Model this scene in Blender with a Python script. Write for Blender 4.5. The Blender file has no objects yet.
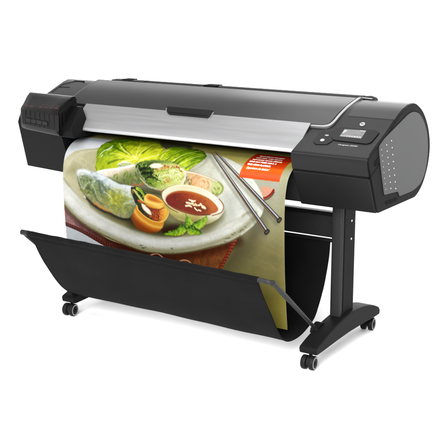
import bpy, bmesh, math, random
import numpy as np
from mathutils import Vector, Matrix

scene = bpy.context.scene
COL = scene.collection

# ---------------------------------------------------------------- printed picture (colours of the print, sheet units of 5 mm)
class Art:
    def __init__(s, S, T):
        s.S = S.astype(np.float32); s.T = T.astype(np.float32); s.img = np.zeros(S.shape + (3,), np.float32) + 200
def V(t):
    return np.array([[float(q) for q in p.split(',')] for p in t.split()])
def smooth(P, closed=True, n=5):
    N = len(P); out = []
    rng = range(N) if closed else range(N - 1)
    for i in rng:
        if closed: a, b, c, d = P[(i-1) % N], P[i], P[(i+1) % N], P[(i+2) % N]
        else: a, b, c, d = P[max(i-1, 0)], P[i], P[i+1], P[min(i+2, N-1)]
        for k in range(n):
            t = k / n
            out.append(.5*(2*b + (c-a)*t + (2*a-5*b+4*c-d)*t*t + (3*b-a-3*c+d)*t**3))
    if not closed: out.append(P[-1])
    return np.array(out)
def hsh(ix, iy, seed):
    h = (ix.astype(np.int64)*374761393 + iy.astype(np.int64)*668265263 + seed*974634777) & 0x7fffffff
    h = ((h ^ (h >> 13)) * 1274126177) & 0x7fffffff
    return ((h ^ (h >> 16)) & 0xffff).astype(np.float32) / 65535.
def vnoise(x, y, seed):
    ix = np.floor(x); iy = np.floor(y); fx = x-ix; fy = y-iy; fx = fx*fx*(3-2*fx); fy = fy*fy*(3-2*fy)
    a = hsh(ix, iy, seed); b = hsh(ix+1, iy, seed); c = hsh(ix, iy+1, seed); d = hsh(ix+1, iy+1, seed)
    return (a*(1-fx)+b*fx)*(1-fy) + (c*(1-fx)+d*fx)*fy
def fbm(x, y, seed, oc=4):
    v = 0; a = .5
    for i in range(oc):
        v = v + a*vnoise(x*2**i+7.3*i, y*2**i-3.1*i, seed+i); a *= .5
    return v/.94 - .5                                             # about -.5 .. .5
def box(A, P, m):
    lo = P.min(0)-m; hi = P.max(0)+m
    return np.nonzero((A.S > lo[0]) & (A.S < hi[0]) & (A.T > lo[1]) & (A.T < hi[1]))
def pathdist(x, y, P):                                            # distance, position along path 0..1, signed side
    best = np.full(x.shape, 1e9, np.float32); tt = np.zeros_like(best); sd = np.zeros_like(best)
    L = np.r_[0, np.cumsum(np.hypot(*np.diff(P, axis=0).T))]
    for i in range(len(P)-1):
        ax, ay = P[i]; dx, dy = P[i+1]-P[i]; l2 = dx*dx+dy*dy+1e-9
        k = np.clip(((x-ax)*dx+(y-ay)*dy)/l2, 0, 1)
        d = np.hypot(x-ax-k*dx, y-ay-k*dy); w = d < best
        best = np.where(w, d, best); tt = np.where(w, (L[i]+k*(L[i+1]-L[i]))/L[-1], tt)
        sd = np.where(w, (dx*(y-ay)-dy*(x-ax))/math.sqrt(l2), sd)
    return best, tt, sd
def inside(x, y, P):
    r = np.zeros(x.shape, bool); j = len(P)-1
    for i in range(len(P)):
        xi, yi = P[i]; xj, yj = P[j]
        if yi != yj: r ^= ((yi > y) != (yj > y)) & (x < (xj-xi)*(y-yi)/(yj-yi)+xi)
        j = i
    return r
def fill(A, P, col, soft=.5, a=1., curved=True, wob=0., seed=1, shade=None):
    """col: rgb or f(x, y, d) -> Nx3 with d = depth inside the outline"""
    if curved: P = smooth(P)
    I = box(A, P, soft*2+wob*2+1)
    x, y = A.S[I], A.T[I]
    if len(x) == 0: return
    xx, yy = x, y
    if wob: xx = x + wob*2*fbm(x*.7, y*.7, seed, 3); yy = y + wob*2*fbm(x*.7+40, y*.7, seed+9, 3)
    d, _, _ = pathdist(xx, yy, np.vstack([P, P[:1]]))
    d = np.where(inside(xx, yy, P), d, -d)
    m = np.clip(d/soft*.5+.5, 0, 1)*a
    c = col(x, y, np.maximum(d, 0)) if callable(col) else np.array(col, np.float32)
    if shade: c = c * shade(x, y, d)[..., None]
    A.img[I] = A.img[I]*(1-m[:, None]) + c*m[:, None]
def stroke(A, P, w0, w1, col, soft=.5, a=1., curved=True, taper=False, wob=0., seed=3):
    if curved and len(P) > 2: P = smooth(P, False)
    I = box(A, P, max(w0, w1)+soft+1)
    x, y = A.S[I], A.T[I]
    if len(x) == 0: return
    xx, yy = x, y
    if wob: xx = x + wob*2*fbm(x*.6, y*.6, seed, 3); yy = y + wob*2*fbm(x*.6+40, y*.6, seed+9, 3)
    d, t, sd = pathdist(xx, yy, P)
    w = w0+(w1-w0)*t
    if taper: w = w*np.sqrt(np.clip(4*t*(1-t), 0, 1))
    m = np.clip((w/2-d)/soft+.5, 0, 1)*a
    c = col(t, sd/np.maximum(w/2, .01)) if callable(col) else np.array(col, np.float32)
    A.img[I] = A.img[I]*(1-m[:, None]) + c*m[:, None]
def mix(a, b, t):
    t = np.clip(t, 0, 1)[..., None]; return np.array(a, np.float32)*(1-t)+np.array(b, np.float32)*t
def ramp(t, stops):
    ts = [s[0] for s in stops]; cs = np.array([s[1] for s in stops], np.float32)
    return np.stack([np.interp(t, ts, cs[:, k]) for k in range(3)], -1)
def along(x, y, P):                                               # 0..1 from P[0] to P[1]
    d = P[1]-P[0]; return ((x-P[0][0])*d[0]+(y-P[0][1])*d[1])/(d@d)
def tint(A, P, col, a, soft=6., wob=0., seed=4): fill(A, P, col, soft, a, True, wob, seed)
def blotch(A, P, cols, n, r0, r1, seed, a=.9, soft=.5, asp=2.5, ang=None):
    """small leaf- or crumb-like flecks inside an outline"""
    R = random.Random(seed); lo = P.min(0); hi = P.max(0); k = 0; tries = 0
    while k < n and tries < n*20:
        tries += 1
        c = np.array([R.uniform(lo[0], hi[0]), R.uniform(lo[1], hi[1])])
        if not inside(c[:1], c[1:], P)[0]: continue
        k += 1; th = R.uniform(0, 6.3) if ang is None else ang+R.gauss(0, .35)
        r = R.uniform(r0, r1); u = np.array([math.cos(th), math.sin(th)])*r*asp*.5; b = np.array([-u[1], u[0]])*R.uniform(-.5, .5)
        stroke(A, np.array([c-u, c+b, c+u]), r, r*.6, R.choice(cols), soft, a*R.uniform(.6, 1), True, True)

def paint(A):
    S, T = A.S, A.T
    # table and cloth
    g = ramp(T, [(0, (150, 143, 92)), (25, (166, 158, 98)), (40, (170, 162, 104)), (46, (184, 182, 168)), (62, (176, 176, 160)), (85, (158, 156, 128)), (110, (140, 135, 100)), (135, (140, 134, 94)), (160, (158, 148, 84)), (190, (170, 160, 88))])  # foot of the sheet lightened in the ink to offset the bin's shade
    g2 = ramp(T, [(0, (140, 132, 84)), (20, (158, 148, 96)), (24, (160, 152, 104)), (26, (196, 202, 212)), (40, (226, 230, 236)), (70, (215, 218, 220)), (200, (196, 205, 216))])
    k = np.clip((S-60)/60, 0, 1)[..., None]; A.img[:] = g2*(1-k)+g*k
    n = fbm(S*.05, T*.05, 11, 4); A.img *= (1+.16*n)[..., None]
    A.img *= (1+.05*fbm(S*.8, T*.8, 12, 2))[..., None]
    tint(A, V("169.2,46.2 197.7,48.0 191.1,57.9"), (214, 216, 210), .6, 5)
    for k in range(14):
        R = random.Random(50+k); sx = R.uniform(0, 28); sy = R.uniform(0, 60)
        o = V("199.0,97.9 206.7,100.4 218.3,104.0")+np.array([sx, sy*.8]); stroke(A, o, .6, 2.2, (160, 152, 112), 2., .28, wob=1.5, seed=k)
    tint(A, V("200.3,-7.9 230.4,19.1 234.2,51.4 238.2,102.9 236.2,185.9 231.4,186.8 232.5,103.7 230.2,53.6"), (176, 168, 108), .45, 4)
    tint(A, V("184.8,115.8 200.8,104.7 214.5,95.9 192.3,129.0 175.4,144.5 167.1,145.0"), (84, 78, 60), .6, 9)
    tint(A, V("208.6,77.0 218.3,81.7 214.5,92.4 204.8,100.6"), (84, 82, 62), .5, 6)
    # placemat
    mat = V("-28.4,81.3 -13.5,114.7 -5.3,119.5 17.2,125.8 40.3,133.4 56.2,137.9 95.8,151.8 138.9,158.2 164.6,151.9 170.7,137.9 180.6,121.8 187.9,109.1 189.2,92.3 66.8,80.2")
    def matcol(x, y, d):
        t = along(x, y, V("-0.1,102.2 97.6,132.3")); c = ramp(t, [(0, (176, 144, 146)), (.35, (150, 108, 106)), (.62, (104, 62, 46)), (.85, (98, 56, 32)), (1.3, (124, 82, 50)), (1.7, (146, 98, 60)), (2., (160, 110, 68))])
        n = fbm(x*.25, y*.12, 5, 4); m = 6*fbm(x*1.5, y*.9, 15, 2)
        return c*(1+.35*n+.05*m)[:, None]
    fill(A, mat, matcol, .6, curved=False)
    blotch(A, V("108.4,134.4 170.5,119.7 167.5,138.4 129.0,148.3"), [(150, 60, 35), (170, 78, 40), (120, 62, 34), (178, 120, 60)], 60, .8, 2.2, 8, .35, 1.)
    blotch(A, V("-1.3,102.4 41.5,121.1 54.2,134.8 17.4,124.3 -3.8,117.4"), [(190, 150, 160), (140, 100, 90), (196, 160, 150)], 40, .8, 2., 9, .35, 1.)
    # shadow of the plate on the mat
    stroke(A, V("-4.8,98.9 12.5,111.3 27.4,120.1 48.0,126.9 72.8,133.0 97.3,135.6 124.7,134.3 151.7,126.5 174.6,118.1 190.9,109.6"), 9, 9, (60, 26, 14), 6, .55)
    # braided edges
    def braid(P, step, c1, c2, dark, w):
        Q = smooth(P, False, 12); L = np.r_[0, np.cumsum(np.hypot(*np.diff(Q, axis=0).T))]
        stroke(A, Q, w*1.25, w*1.25, dark, .7, .95, False)
        for k in range(int(L[-1]/step)):
            l = (k+.5)*step; p = np.array([np.interp(l, L, Q[:, 0]), np.interp(l, L, Q[:, 1])]); p2 = np.array([np.interp(l+.5, L, Q[:, 0]), np.interp(l+.5, L, Q[:, 1])])
            d = (p2-p)/max(np.hypot(*(p2-p)), 1e-3); nn = np.array([-d[1], d[0]])
            s = 1 if k % 2 else -1
            stroke(A, np.array([p-nn*w*.45*s-d*.4, p+nn*w*.12*s+d*.5]), 1.5, 1., c1 if k % 2 else c2, .5, .95, False)
    braid(V("-8.9,118.5 0.7,120.7 19.7,125.0 40.4,132.4 58.5,138.1"), 1.45, (140, 66, 50), (106, 46, 36), (60, 26, 20), 2.9)
    braid(V("189.0,108.1 181.6,121.6 173.9,134.6 167.0,146.8"), 1.7, (172, 88, 62), (146, 66, 46), (112, 54, 38), 2.6)
    for s in ("94.6,140.8 99.5,136.4 106.2,134.8 112.5,138.1", "126.4,140.7 132.0,136.8 138.5,136.3 142.5,139.1"):
        stroke(A, V(s), 1.1, 1.1, (222, 170, 150), .7, .9)
    fill(A, V("212.9,60.6 219.5,60.7 223.6,62.3 222.1,65.0 217.2,68.8 212.0,69.0"), (214, 160, 138), .6, curved=False)
    stroke(A, V("224.2,62.7 222.6,65.7 218.2,69.5 214.0,70.5"), 1.8, 1.4, (150, 40, 18), .6)
    stroke(A, V("225.0,64.2 223.2,67.3 218.8,71.0 214.1,72.1"), .9, .9, (60, 30, 20), .8, .7)
    # plate
    outer = V("-6.1,77.0 -3.8,67.4 2.0,57.9 8.4,50.8 14.7,47.9 22.6,45.2 31.9,43.1 51.0,32.4 92.2,27.1 130.3,27.5 151.6,33.1 166.6,35.9 186.3,44.4 202.1,55.0 212.6,65.6 216.1,74.4 215.4,82.0 211.6,88.5 205.8,95.3 197.9,102.0 186.9,110.6 170.6,117.8 156.0,123.1 141.1,127.7 122.7,132.3 106.3,134.0 89.6,134.7 70.6,131.9 52.4,129.2 38.8,124.3 26.0,119.7 10.6,110.8 -1.6,100.5 -5.6,94.2")
    ringc = V("100.1,81.0")[0]
    def platecol(x, y, d):
        t = along(x, y, V("8.5,77.4 182.7,67.3"))
        base = ramp(t, [(0, (198, 194, 164)), (.25, (168, 162, 130)), (.6, (140, 136, 108)), (.85, (194, 195, 180)), (1., (216, 217, 208)), (1.25, (216, 219, 210))])
        n = fbm(x*.16, y*.16, 21, 5); n2 = fbm(x*.9, y*.9, 22, 3)
        return base*(1+.13*n+.10*n2)[:, None]
    fill(A, outer, platecol, .5)
    # light rim band round the front
    rim = V("-4.8,75.0 -5.0,94.1 -1.5,99.5 10.7,109.8 26.1,118.3 39.0,122.9 52.6,127.2 70.8,129.5 89.8,132.1 106.4,131.7 122.9,129.6 141.3,125.1 156.1,120.4 170.7,114.2 187.0,106.1 198.0,98.1 204.9,91.1 209.7,82.8 201.0,83.8 193.2,89.1 183.2,94.3 173.1,100.5 164.9,104.6 156.6,107.7 148.2,110.7 138.7,113.2 129.1,114.8 120.5,115.7 106.3,117.2 91.5,116.3 79.8,114.9 68.6,113.2 55.2,109.3 42.6,106.1 27.7,99.8 19.8,93.6 13.0,87.3 6.0,81.4 1.2,76.3")
    def rimcol(x, y, d):
        n = fbm(x*.12, y*.2, 31, 5); n2 = fbm(x*.8, y*.8, 33, 3)
        c = ramp(np.clip(d/7, 0, 1), [(0, (150, 148, 120)), (.3, (204, 204, 190)), (1, (232, 233, 226))])
        return c*(1+.16*n+.08*n2)[:, None]
    fill(A, rim, rimcol, 1.2)
    stroke(A, V("-1.3,82.2 8.2,86.8 19.7,95.0 33.4,103.4 47.0,109.3 65.1,114.5 87.5,118.1 107.3,119.2 126.8,117.2 146.0,112.8 162.8,106.8 179.2,98.4 193.2,89.1"), 3.5, 3., (238, 241, 236), 3., .55)
    # outer wall of the plate: olive below the rim, dark speckles
    stroke(A, V("-4.6,96.5 10.3,109.0 26.4,117.3 46.0,123.1 70.9,129.1 89.8,131.5 106.5,131.2 124.0,129.1 143.4,124.4 164.5,116.9 180.9,109.6 195.0,100.2 206.8,89.1"), 4.2, 5.2, (166, 163, 134), 2.4, .65, wob=.8)
    stroke(A, V("-4.7,97.7 10.2,110.4 26.3,119.2 45.8,125.7 70.6,131.6 89.6,134.4 106.3,134.0 123.8,131.9 143.3,127.0 164.4,119.6 180.8,113.3 193.0,106.2"), 1.1, 1.5, (96, 84, 52), 1., .75, wob=.5)
    R = random.Random(4)
    edge = smooth(V("41.4,122.0 70.9,128.5 89.9,130.5 106.5,130.3 124.1,128.1 143.5,123.2 164.5,116.0 185.0,106.0 199.0,97.1"), False, 10)
    for k in range(75):
        i = R.randrange(len(edge)-1); p = edge[i]+np.array([R.gauss(0, 1.4), R.gauss(0, 1.2)])
        if fbm(np.array([p[0]*.12]), np.array([p[1]*.12]), 77, 2)[0] < -.04: continue
        u = np.array([R.uniform(.3, 1.4), R.uniform(-.3, .3)])
        stroke(A, np.array([p-u, p+u]), R.uniform(.5, 1.3), .5, R.choice([(86, 88, 62), (70, 70, 44), (120, 118, 84)]), .7, R.uniform(.3, .85), False)
    for k in range(90):
        p = V("18.7,57.7 202.9,81.9")[0]+np.array([R.uniform(-8, 190), R.uniform(-5, 65)]); u = np.array([.3, .2])
        stroke(A, np.array([p-u, p+u]), .6, .5, (120, 120, 92), .6, R.uniform(.15, .5), False)
    # plate well: deeper tone and the shade the food throws in the printed picture
    tint(A, V("6.0,70.1 15.3,65.5 25.0,84.9 38.4,98.5 56.4,107.6 76.5,114.4 98.7,116.1 127.0,113.1 148.3,108.3 167.0,100.4 175.3,88.8 153.0,79.3 66.8,80.2 32.2,71.1"), (128, 124, 88), .62, 7)
    tint(A, V("33.9,96.2 52.0,104.4 70.1,108.7 83.2,114.4 109.6,116.4 124.9,112.5 116.7,105.3 88.2,105.4 66.0,100.7"), (54, 50, 26), .9, 5)
    tint(A, V("114.3,110.2 127.1,112.2 156.6,107.2 171.2,96.4 177.3,86.8 169.3,89.6 152.7,98.8 131.8,101.5"), (92, 88, 52), .75, 4)
    tint(A, V("179.0,72.8 189.0,75.0 187.3,89.0 179.3,91.8"), (176, 180, 170), .6, 5)
    stroke(A, V("36.7,45.2 20.4,49.5 10.1,56.6 3.4,66.7 1.2,74.4"), 2.5, 2.5, (206, 203, 182), 2., .5)
    stroke(A, V("10.1,56.6 21.8,61.1 31.8,65.6"), .8, .5, (208, 206, 190), 1., .4); stroke(A, V("15.3,54.2 25.9,57.9 36.0,61.6"), .7, .5, (206, 204, 186), 1., .4)
    # lettuce
    leaf1 = V("40.1,66.6 37.6,55.8 34.7,46.7 34.2,41.3 34.3,35.0 36.1,28.2 39.8,20.6 47.9,12.9 64.3,10.2 75.5,9.9 89.2,18.1 101.8,34.6 104.7,46.4 101.3,53.1 93.9,57.6 76.9,61.1 57.2,64.9")
    def leafc(seed, P, br):
        def f(x, y, d):
            a = fbm(x*.10, y*.16, seed, 4); b = fbm(x*.35, y*.25, seed+5, 4)
            t = np.clip(along(x, y, P)+.5*a, 0, 1)
            c = ramp(t, [(0, (74, 104, 12)), (.35, (122, 152, 20)), (.7, (172, 190, 34)), (1, (208, 214, 62))])
            v = 1+.5*b-.25*np.exp(-d/1.2)+br
            return c*v[:, None]
        return f
    fill(A, leaf1, leafc(41, V("36.4,13.2 76.6,51.8"), 0), .5, wob=.8)
    blotch(A, leaf1, [(70, 106, 10), (92, 130, 14), (198, 208, 60), (60, 92, 8)], 90, .8, 2.2, 3, .5, 1.4, 4, 2.4)
    tint(A, V("58.1,50.8 69.9,43.4 90.3,40.4 102.7,42.9 100.1,50.3 81.9,54.2 64.6,55.9"), (212, 216, 60), .75, 5)
    tint(A, V("40.9,53.6 59.3,53.6 56.5,60.4 42.0,62.8"), (178, 190, 40), .6, 4)
    for s, w in (("81.3,49.8 72.7,46.3 63.9,42.9 55.4,37.0 48.0,29.3", 1.5), ("79.4,48.3 76.8,41.0 71.8,29.8 65.2,19.2", 1.), ("81.5,48.1 82.2,41.6 83.5,32.0 83.0,20.4", 1.1), ("80.0,49.4 71.0,49.3 58.7,47.4 49.5,47.3", .9), ("86.1,50.8 93.9,46.6 100.7,43.2 102.0,36.6", 1.6), ("66.5,54.8 75.5,51.9 82.5,50.2", 2.)):
        stroke(A, V(s), w*1.3, w*.5, (232, 236, 150), .7, .85, wob=.4)
    for s in ("68.6,44.9 62.0,36.7 56.2,25.6", "73.5,45.6 69.2,37.2 62.8,26.7", "84.4,39.8 79.1,30.6 75.5,19.3", "66.7,49.8 55.5,50.0 49.8,52.7", "94.3,45.3 93.2,36.4 92.2,27.1", "90.3,40.4 86.3,31.3 83.2,23.8"):
        stroke(A, V(s), .8, .3, (208, 216, 92), .6, .6, wob=.4)
    for s in ("41.5,41.8 46.8,39.4 57.9,42.3 68.2,46.2", "84.0,42.8 85.2,36.1 85.7,28.9", "51.3,57.3 60.4,53.5 67.6,51.8", "54.4,34.0 64.1,41.4 74.1,46.7", "45.0,33.8 55.0,41.3 62.6,44.4"):
        stroke(A, V(s), 2., .6, (66, 96, 8), 1.4, .6, wob=.6)
    for s in ("39.8,50.1 41.7,45.8 44.5,42.8 46.2,37.4", "41.5,52.0 42.5,50.4", "44.5,44.7 46.4,42.2 46.8,39.4"):
        stroke(A, V(s), .7, 1.3, (216, 228, 224), .5, .9, wob=.6)
    # dark slot between leaves + second lettuce
    fill(A, V("81.7,12.3 100.3,13.4 120.7,17.7 124.0,29.2 103.7,34.2"), (98, 98, 74), 1.)
    leaf2 = V("104.8,48.7 101.1,38.6 101.6,31.2 106.7,25.9 114.8,25.0 123.5,25.3 132.2,25.6 141.2,29.8 148.3,36.8 148.2,43.0 144.7,48.2 139.7,53.7 134.3,57.0 125.7,56.1 116.7,54.3 109.9,53.1")
    fill(A, leaf2, leafc(47, V("131.2,27.3 119.0,55.0"), .06), .5, wob=1.2)
    blotch(A, leaf2, [(112, 146, 16), (214, 222, 110), (78, 112, 10), (188, 202, 52)], 60, .7, 1.8, 6, .6, 1.1, 5, -.6)
    for s, w in (("109.6,52.2 114.8,45.1 117.4,35.5 120.7,27.5", 1.6), ("115.4,53.5 121.3,45.4 127.1,37.3 136.2,28.5", 1.4), ("123.2,54.5 130.9,47.7 139.3,40.1 145.8,35.4", 1.3), ("105.7,46.3 106.0,39.4 106.1,31.3", 1.1), ("129.8,55.6 138.3,50.0 145.4,43.4", 1.2)):
        stroke(A, V(s), w, w*.4, (234, 240, 168), .7, .8, wob=.5)
    for s in ("111.9,50.0 115.4,42.4 119.0,32.9", "124.9,50.5 130.5,42.9 137.7,34.1", "118.2,52.3 122.9,46.4 127.0,40.6", "135.4,53.2 141.3,47.5 146.0,44.6"):
        stroke(A, V(s), 2.4, .7, (74, 104, 8), 1.1, .65, wob=.6)
    for s in ("97.4,29.8 103.0,33.3", "103.5,37.3 105.8,32.6"): stroke(A, V(s), 1.2, .8, (198, 196, 190), .6, .8)
    stroke(A, V("140.5,56.8 146.5,52.5 152.0,46.1 151.5,39.6"), 1.4, .6, (112, 118, 108), 2., .3)
    # third roll, behind the bowl
    roll3 = V("128.2,57.6 133.9,55.4 142.3,55.7 150.8,56.8 159.3,58.4 167.8,60.4 173.1,62.4 176.2,65.9 175.4,69.8 172.0,72.7 167.1,75.0 152.8,72.3 136.1,70.7 129.8,69.7")
    def r3(x, y, d):
        t = along(x, y, V("133.5,64.0 174.8,68.2")); n = fbm(x*.25, y*.25, 61, 4)
        c = ramp(t+.12*n, [(0, (196, 196, 166)), (.2, (214, 178, 136)), (.42, (226, 186, 146)), (.66, (222, 196, 156)), (.74, (206, 208, 160)), (1, (178, 190, 112))])
        return c*(1+.22*n-.28*np.exp(-d/1.3))[:, None]
    fill(A, roll3, r3, .6)
    blotch(A, V("133.0,60.6 145.2,59.3 144.3,68.1 133.8,67.5"), [(78, 98, 66), (112, 130, 84), (60, 76, 50)], 20, .8, 1.8, 12, .6, .8)
    blotch(A, V("143.0,58.7 164.1,62.5 160.8,69.7 142.1,66.6"), [(214, 140, 86), (240, 208, 176), (196, 124, 70), (246, 226, 200)], 40, .7, 1.8, 13, .5, .8)
    for s in ("154.6,60.1 158.0,62.3 157.5,66.6", "160.9,61.1 163.4,64.3 162.7,67.8"): stroke(A, V(s), .9, .6, (248, 226, 196), .6, .7)
    stroke(A, V("134.2,56.3 146.8,57.1 159.5,59.2 169.0,61.6"), 1.5, 1., (246, 238, 222), .9, .7)
    stroke(A, V("170.3,63.5 173.7,66.6 172.0,71.0"), 1., 1., (226, 228, 178), .8, .7); blotch(A, V("166.7,67.3 173.7,66.6 171.0,72.9 165.0,72.7"), [(84, 96, 48), (120, 134, 60)], 8, .8, 1.5, 14, .7, .7)
    # second roll
    fill(A, V("62.1,59.9 64.1,56.4 69.7,54.5 76.4,54.4 82.5,56.0 85.6,60.2 77.3,63.7 63.9,64.2"), (176, 184, 170), 1.2, .75, wob=1.4)
    blotch(A, V("62.4,56.2 79.8,54.4 80.9,58.9 65.7,61.3"), [(232, 236, 238), (150, 168, 120), (120, 140, 90), (206, 212, 210)], 26, .5, 1.3, 36, .7, .8, 2.)
    stroke(A, V("62.6,57.1 68.7,54.6 76.5,54.7"), 1.2, .8, (230, 234, 236), .7, .9, wob=.6); stroke(A, V("66.5,59.4 74.0,57.8"), 1., .8, (132, 144, 132), .8, .8)
    roll2 = V("39.0,68.1 42.3,65.1 50.0,62.9 60.0,61.0 71.8,58.0 81.9,54.2 85.9,52.8 94.5,61.1 106.4,70.5 117.2,73.7 110.9,76.6 97.9,76.8 86.9,75.3 71.3,76.5 57.7,73.9 48.4,71.3")
    def r2(x, y, d):
        n = fbm(x*.15, y*.3, 71, 4); t = along(x, y, V("63.0,58.9 71.3,77.0"))
        c = ramp(t+.25*n, [(0, (236, 236, 230)), (.22, (226, 214, 196)), (.42, (168, 170, 132)), (.7, (130, 136, 98)), (1, (116, 118, 94))])
        return c*(1+.18*n)[:, None]
    fill(A, roll2, r2, .6)
    blotch(A, V("57.5,68.5 72.8,63.3 88.1,61.7 97.7,71.4 75.7,74.7"), [(98, 122, 40), (78, 100, 30), (158, 166, 90), (116, 138, 52)], 46, .9, 2.4, 15, .6, 1.)
    blotch(A, V("43.4,64.5 74.2,58.6 76.9,61.1 50.5,67.4"), [(232, 186, 130), (244, 240, 232), (224, 170, 110)], 22, .7, 1.8, 16, .45, .8)
    stroke(A, V("41.2,66.1 52.4,63.6 65.7,61.0 80.4,56.5"), 1.8, 1.6, (242, 244, 244), .9, .85, wob=.4)
    stroke(A, V("80.2,73.9 86.8,73.7 91.7,72.4 93.9,70.0"), 1.3, 1.1, (196, 112, 60), 1.2, .7, wob=.4)
    # open end of the second roll: salad
    sal = V("82.5,56.0 86.0,53.3 92.6,50.6 101.5,48.6 112.4,48.8 119.2,49.7 128.7,52.1 133.6,54.3 135.2,58.6 134.5,63.9 131.8,68.6 123.6,72.6 110.8,74.9 102.2,73.6 94.4,70.0 87.3,63.6")
    def salc(x, y, d):
        n = fbm(x*.3, y*.3, 81, 4); t = np.clip(along(x, y, V("90.2,61.5 127.1,63.0"))+.5*n, 0, 1)
        return ramp(t, [(0, (58, 76, 30)), (.25, (96, 118, 44)), (.5, (166, 180, 100)), (1, (206, 210, 146))])
    fill(A, sal, salc, .6, wob=1.5)
    blotch(A, V("82.7,56.9 91.8,51.2 102.9,54.8 112.1,62.8 106.4,70.5 97.7,71.4 89.6,64.3"), [(14, 24, 10), (30, 50, 16), (60, 92, 26), (18, 30, 14), (96, 128, 44), (150, 170, 110), (120, 150, 60), (190, 204, 140)], 200, .5, 1.5, 17, .85, .5, 2.)
    blotch(A, V("102.7,58.4 116.4,53.4 133.9,55.2 134.6,64.8 123.5,71.7 108.6,72.0"), [(226, 230, 170), (198, 206, 116), (158, 176, 66), (238, 238, 206), (132, 152, 60), (206, 200, 150), (176, 190, 96)], 240, .5, 1.5, 18, .8, .6, 1.8)
    blotch(A, V("115.4,57.1 129.6,54.8 133.3,62.3 121.2,67.1"), [(236, 238, 212), (216, 220, 170), (150, 166, 80)], 60, .5, 1.1, 30, .8, .5, 1.6)
    blotch(A, V("101.9,59.4 106.5,55.9 114.1,52.7 122.0,51.2 130.3,53.8 123.2,54.5 115.1,56.3 109.4,59.5"), [(206, 106, 54), (226, 136, 80), (176, 72, 30), (150, 52, 20), (232, 176, 130)], 80, .5, 1.1, 19, .85, .5, 1.8)
    blotch(A, V("113.6,66.2 117.5,63.1 121.8,63.5 121.3,68.8 116.0,69.4"), [(206, 100, 46), (224, 130, 70), (160, 70, 30)], 26, .5, 1., 20, .85, .5, 1.6)
    blotch(A, V("120.5,53.0 131.0,52.8 132.3,57.2 124.9,57.1"), [(84, 116, 30), (120, 150, 50), (196, 90, 40)], 22, .5, 1., 31, .85, .5)
    for q_, w_, c_ in (("83.8,56.8 87.4,54.1 93.6,53.0", 2.6, (88, 122, 38)), ("86.7,60.1 92.8,57.7 100.5,58.2", 2.6, (28, 44, 16)), ("89.4,63.4 95.7,61.3 103.4,61.9 108.0,64.1", 2.8, (16, 28, 12)), ("93.2,67.4 98.4,64.7 104.9,65.3 111.6,68.1", 2.2, (34, 52, 18)), ("95.5,69.9 102.0,68.6 108.6,71.1", 2., (120, 146, 56)), ("101.3,62.2 107.4,60.3 114.0,61.2", 2.6, (196, 204, 120)), ("108.1,65.0 116.2,61.5 122.7,62.4", 3., (214, 220, 156)), ("117.8,58.3 123.8,56.8 130.4,58.3", 2.8, (222, 226, 174)), ("121.8,63.5 127.8,61.0 133.2,62.0", 2.6, (206, 212, 142)), ("116.0,69.4 123.3,66.9 129.6,67.1", 2.4, (196, 204, 118)), ("104.2,70.7 110.6,68.6 117.1,71.1", 2., (148, 168, 76)), ("109.3,59.0 114.4,57.4 119.9,58.5", 1.6, (150, 172, 70)), ("124.5,60.3 128.5,59.2 131.8,60.2", 1.1, (246, 246, 230)), ("112.2,63.3 116.2,61.3 120.5,61.6", 1., (244, 244, 222)), ("87.3,57.7 91.2,55.8 96.6,55.5", 1., (150, 176, 80)), ("94.4,60.2 98.6,59.2 103.0,59.8", .9, (92, 122, 40))):
        stroke(A, V(q_), w_, w_*.4, c_, .8, .78, True, True, 1.1, int(w_*10))
    fill(A, V("96.4,55.5 98.2,53.6 100.9,52.1 104.6,51.6 108.1,51.7 112.4,53.6 110.2,55.5 107.1,56.7 103.1,57.2 99.6,57.1"), lambda x, y, d: mix((190, 182, 150), (236, 230, 212), d/1.3+.5*fbm(x*.8, y*.8, 5, 2)), .5, curved=False)
    stroke(A, V("86.4,54.5 93.0,51.5 101.8,49.2 112.7,49.4 120.6,50.4"), 1., .6, (206, 220, 120), .9, .6, wob=.8)
    stroke(A, V("89.8,67.3 95.6,71.6 100.0,73.7 107.6,75.0 114.1,74.9 123.6,73.0 131.9,69.4 135.3,64.7"), 1.3, 1.5, (222, 216, 196), 1.2, .75, wob=.9)
    stroke(A, V("106.6,76.0 115.2,75.7 123.6,73.9 132.9,69.9"), .7, .7, (190, 112, 72), .8, .7, wob=.6)
    stroke(A, V("130.4,54.1 134.1,56.1 136.1,59.4 136.0,63.8 133.5,68.1"), 1.5, 1.2, (234, 228, 208), 1., .75, wob=.7)
    stroke(A, V("84.5,57.6 86.9,61.5 90.8,65.6 95.5,69.3"), 1.6, 1., (206, 206, 188), 1.2, .6, wob=.9)
    tint(A, V("80.2,55.7 95.7,50.1 118.8,48.7 133.3,53.5 123.7,50.2 96.5,52.1"), (74, 92, 20), .5, 1.4)
    # soft shade of the rolls on one another
    tint(A, V("53.0,70.8 66.7,74.8 82.5,76.7 100.1,76.5 110.9,77.1 115.2,80.1 100.1,80.1 82.5,77.6 64.5,76.8"), (52, 56, 30), .7, 2.2)
    # first roll
    roll1 = V("15.6,69.6 18.4,67.0 23.6,65.9 29.6,66.8 36.0,66.9 43.6,67.7 53.0,70.4 59.9,72.8 66.3,74.7 73.5,74.9 81.0,75.2 86.3,76.2 89.1,79.5 87.9,86.0 84.4,92.9 80.7,98.9 75.9,105.1 70.2,106.4 64.5,106.2 57.8,104.2 52.1,102.5 46.4,100.9 40.7,99.2 33.9,95.8 29.0,92.5 24.4,88.8 20.9,84.9 18.8,80.0 17.3,74.6")
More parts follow.
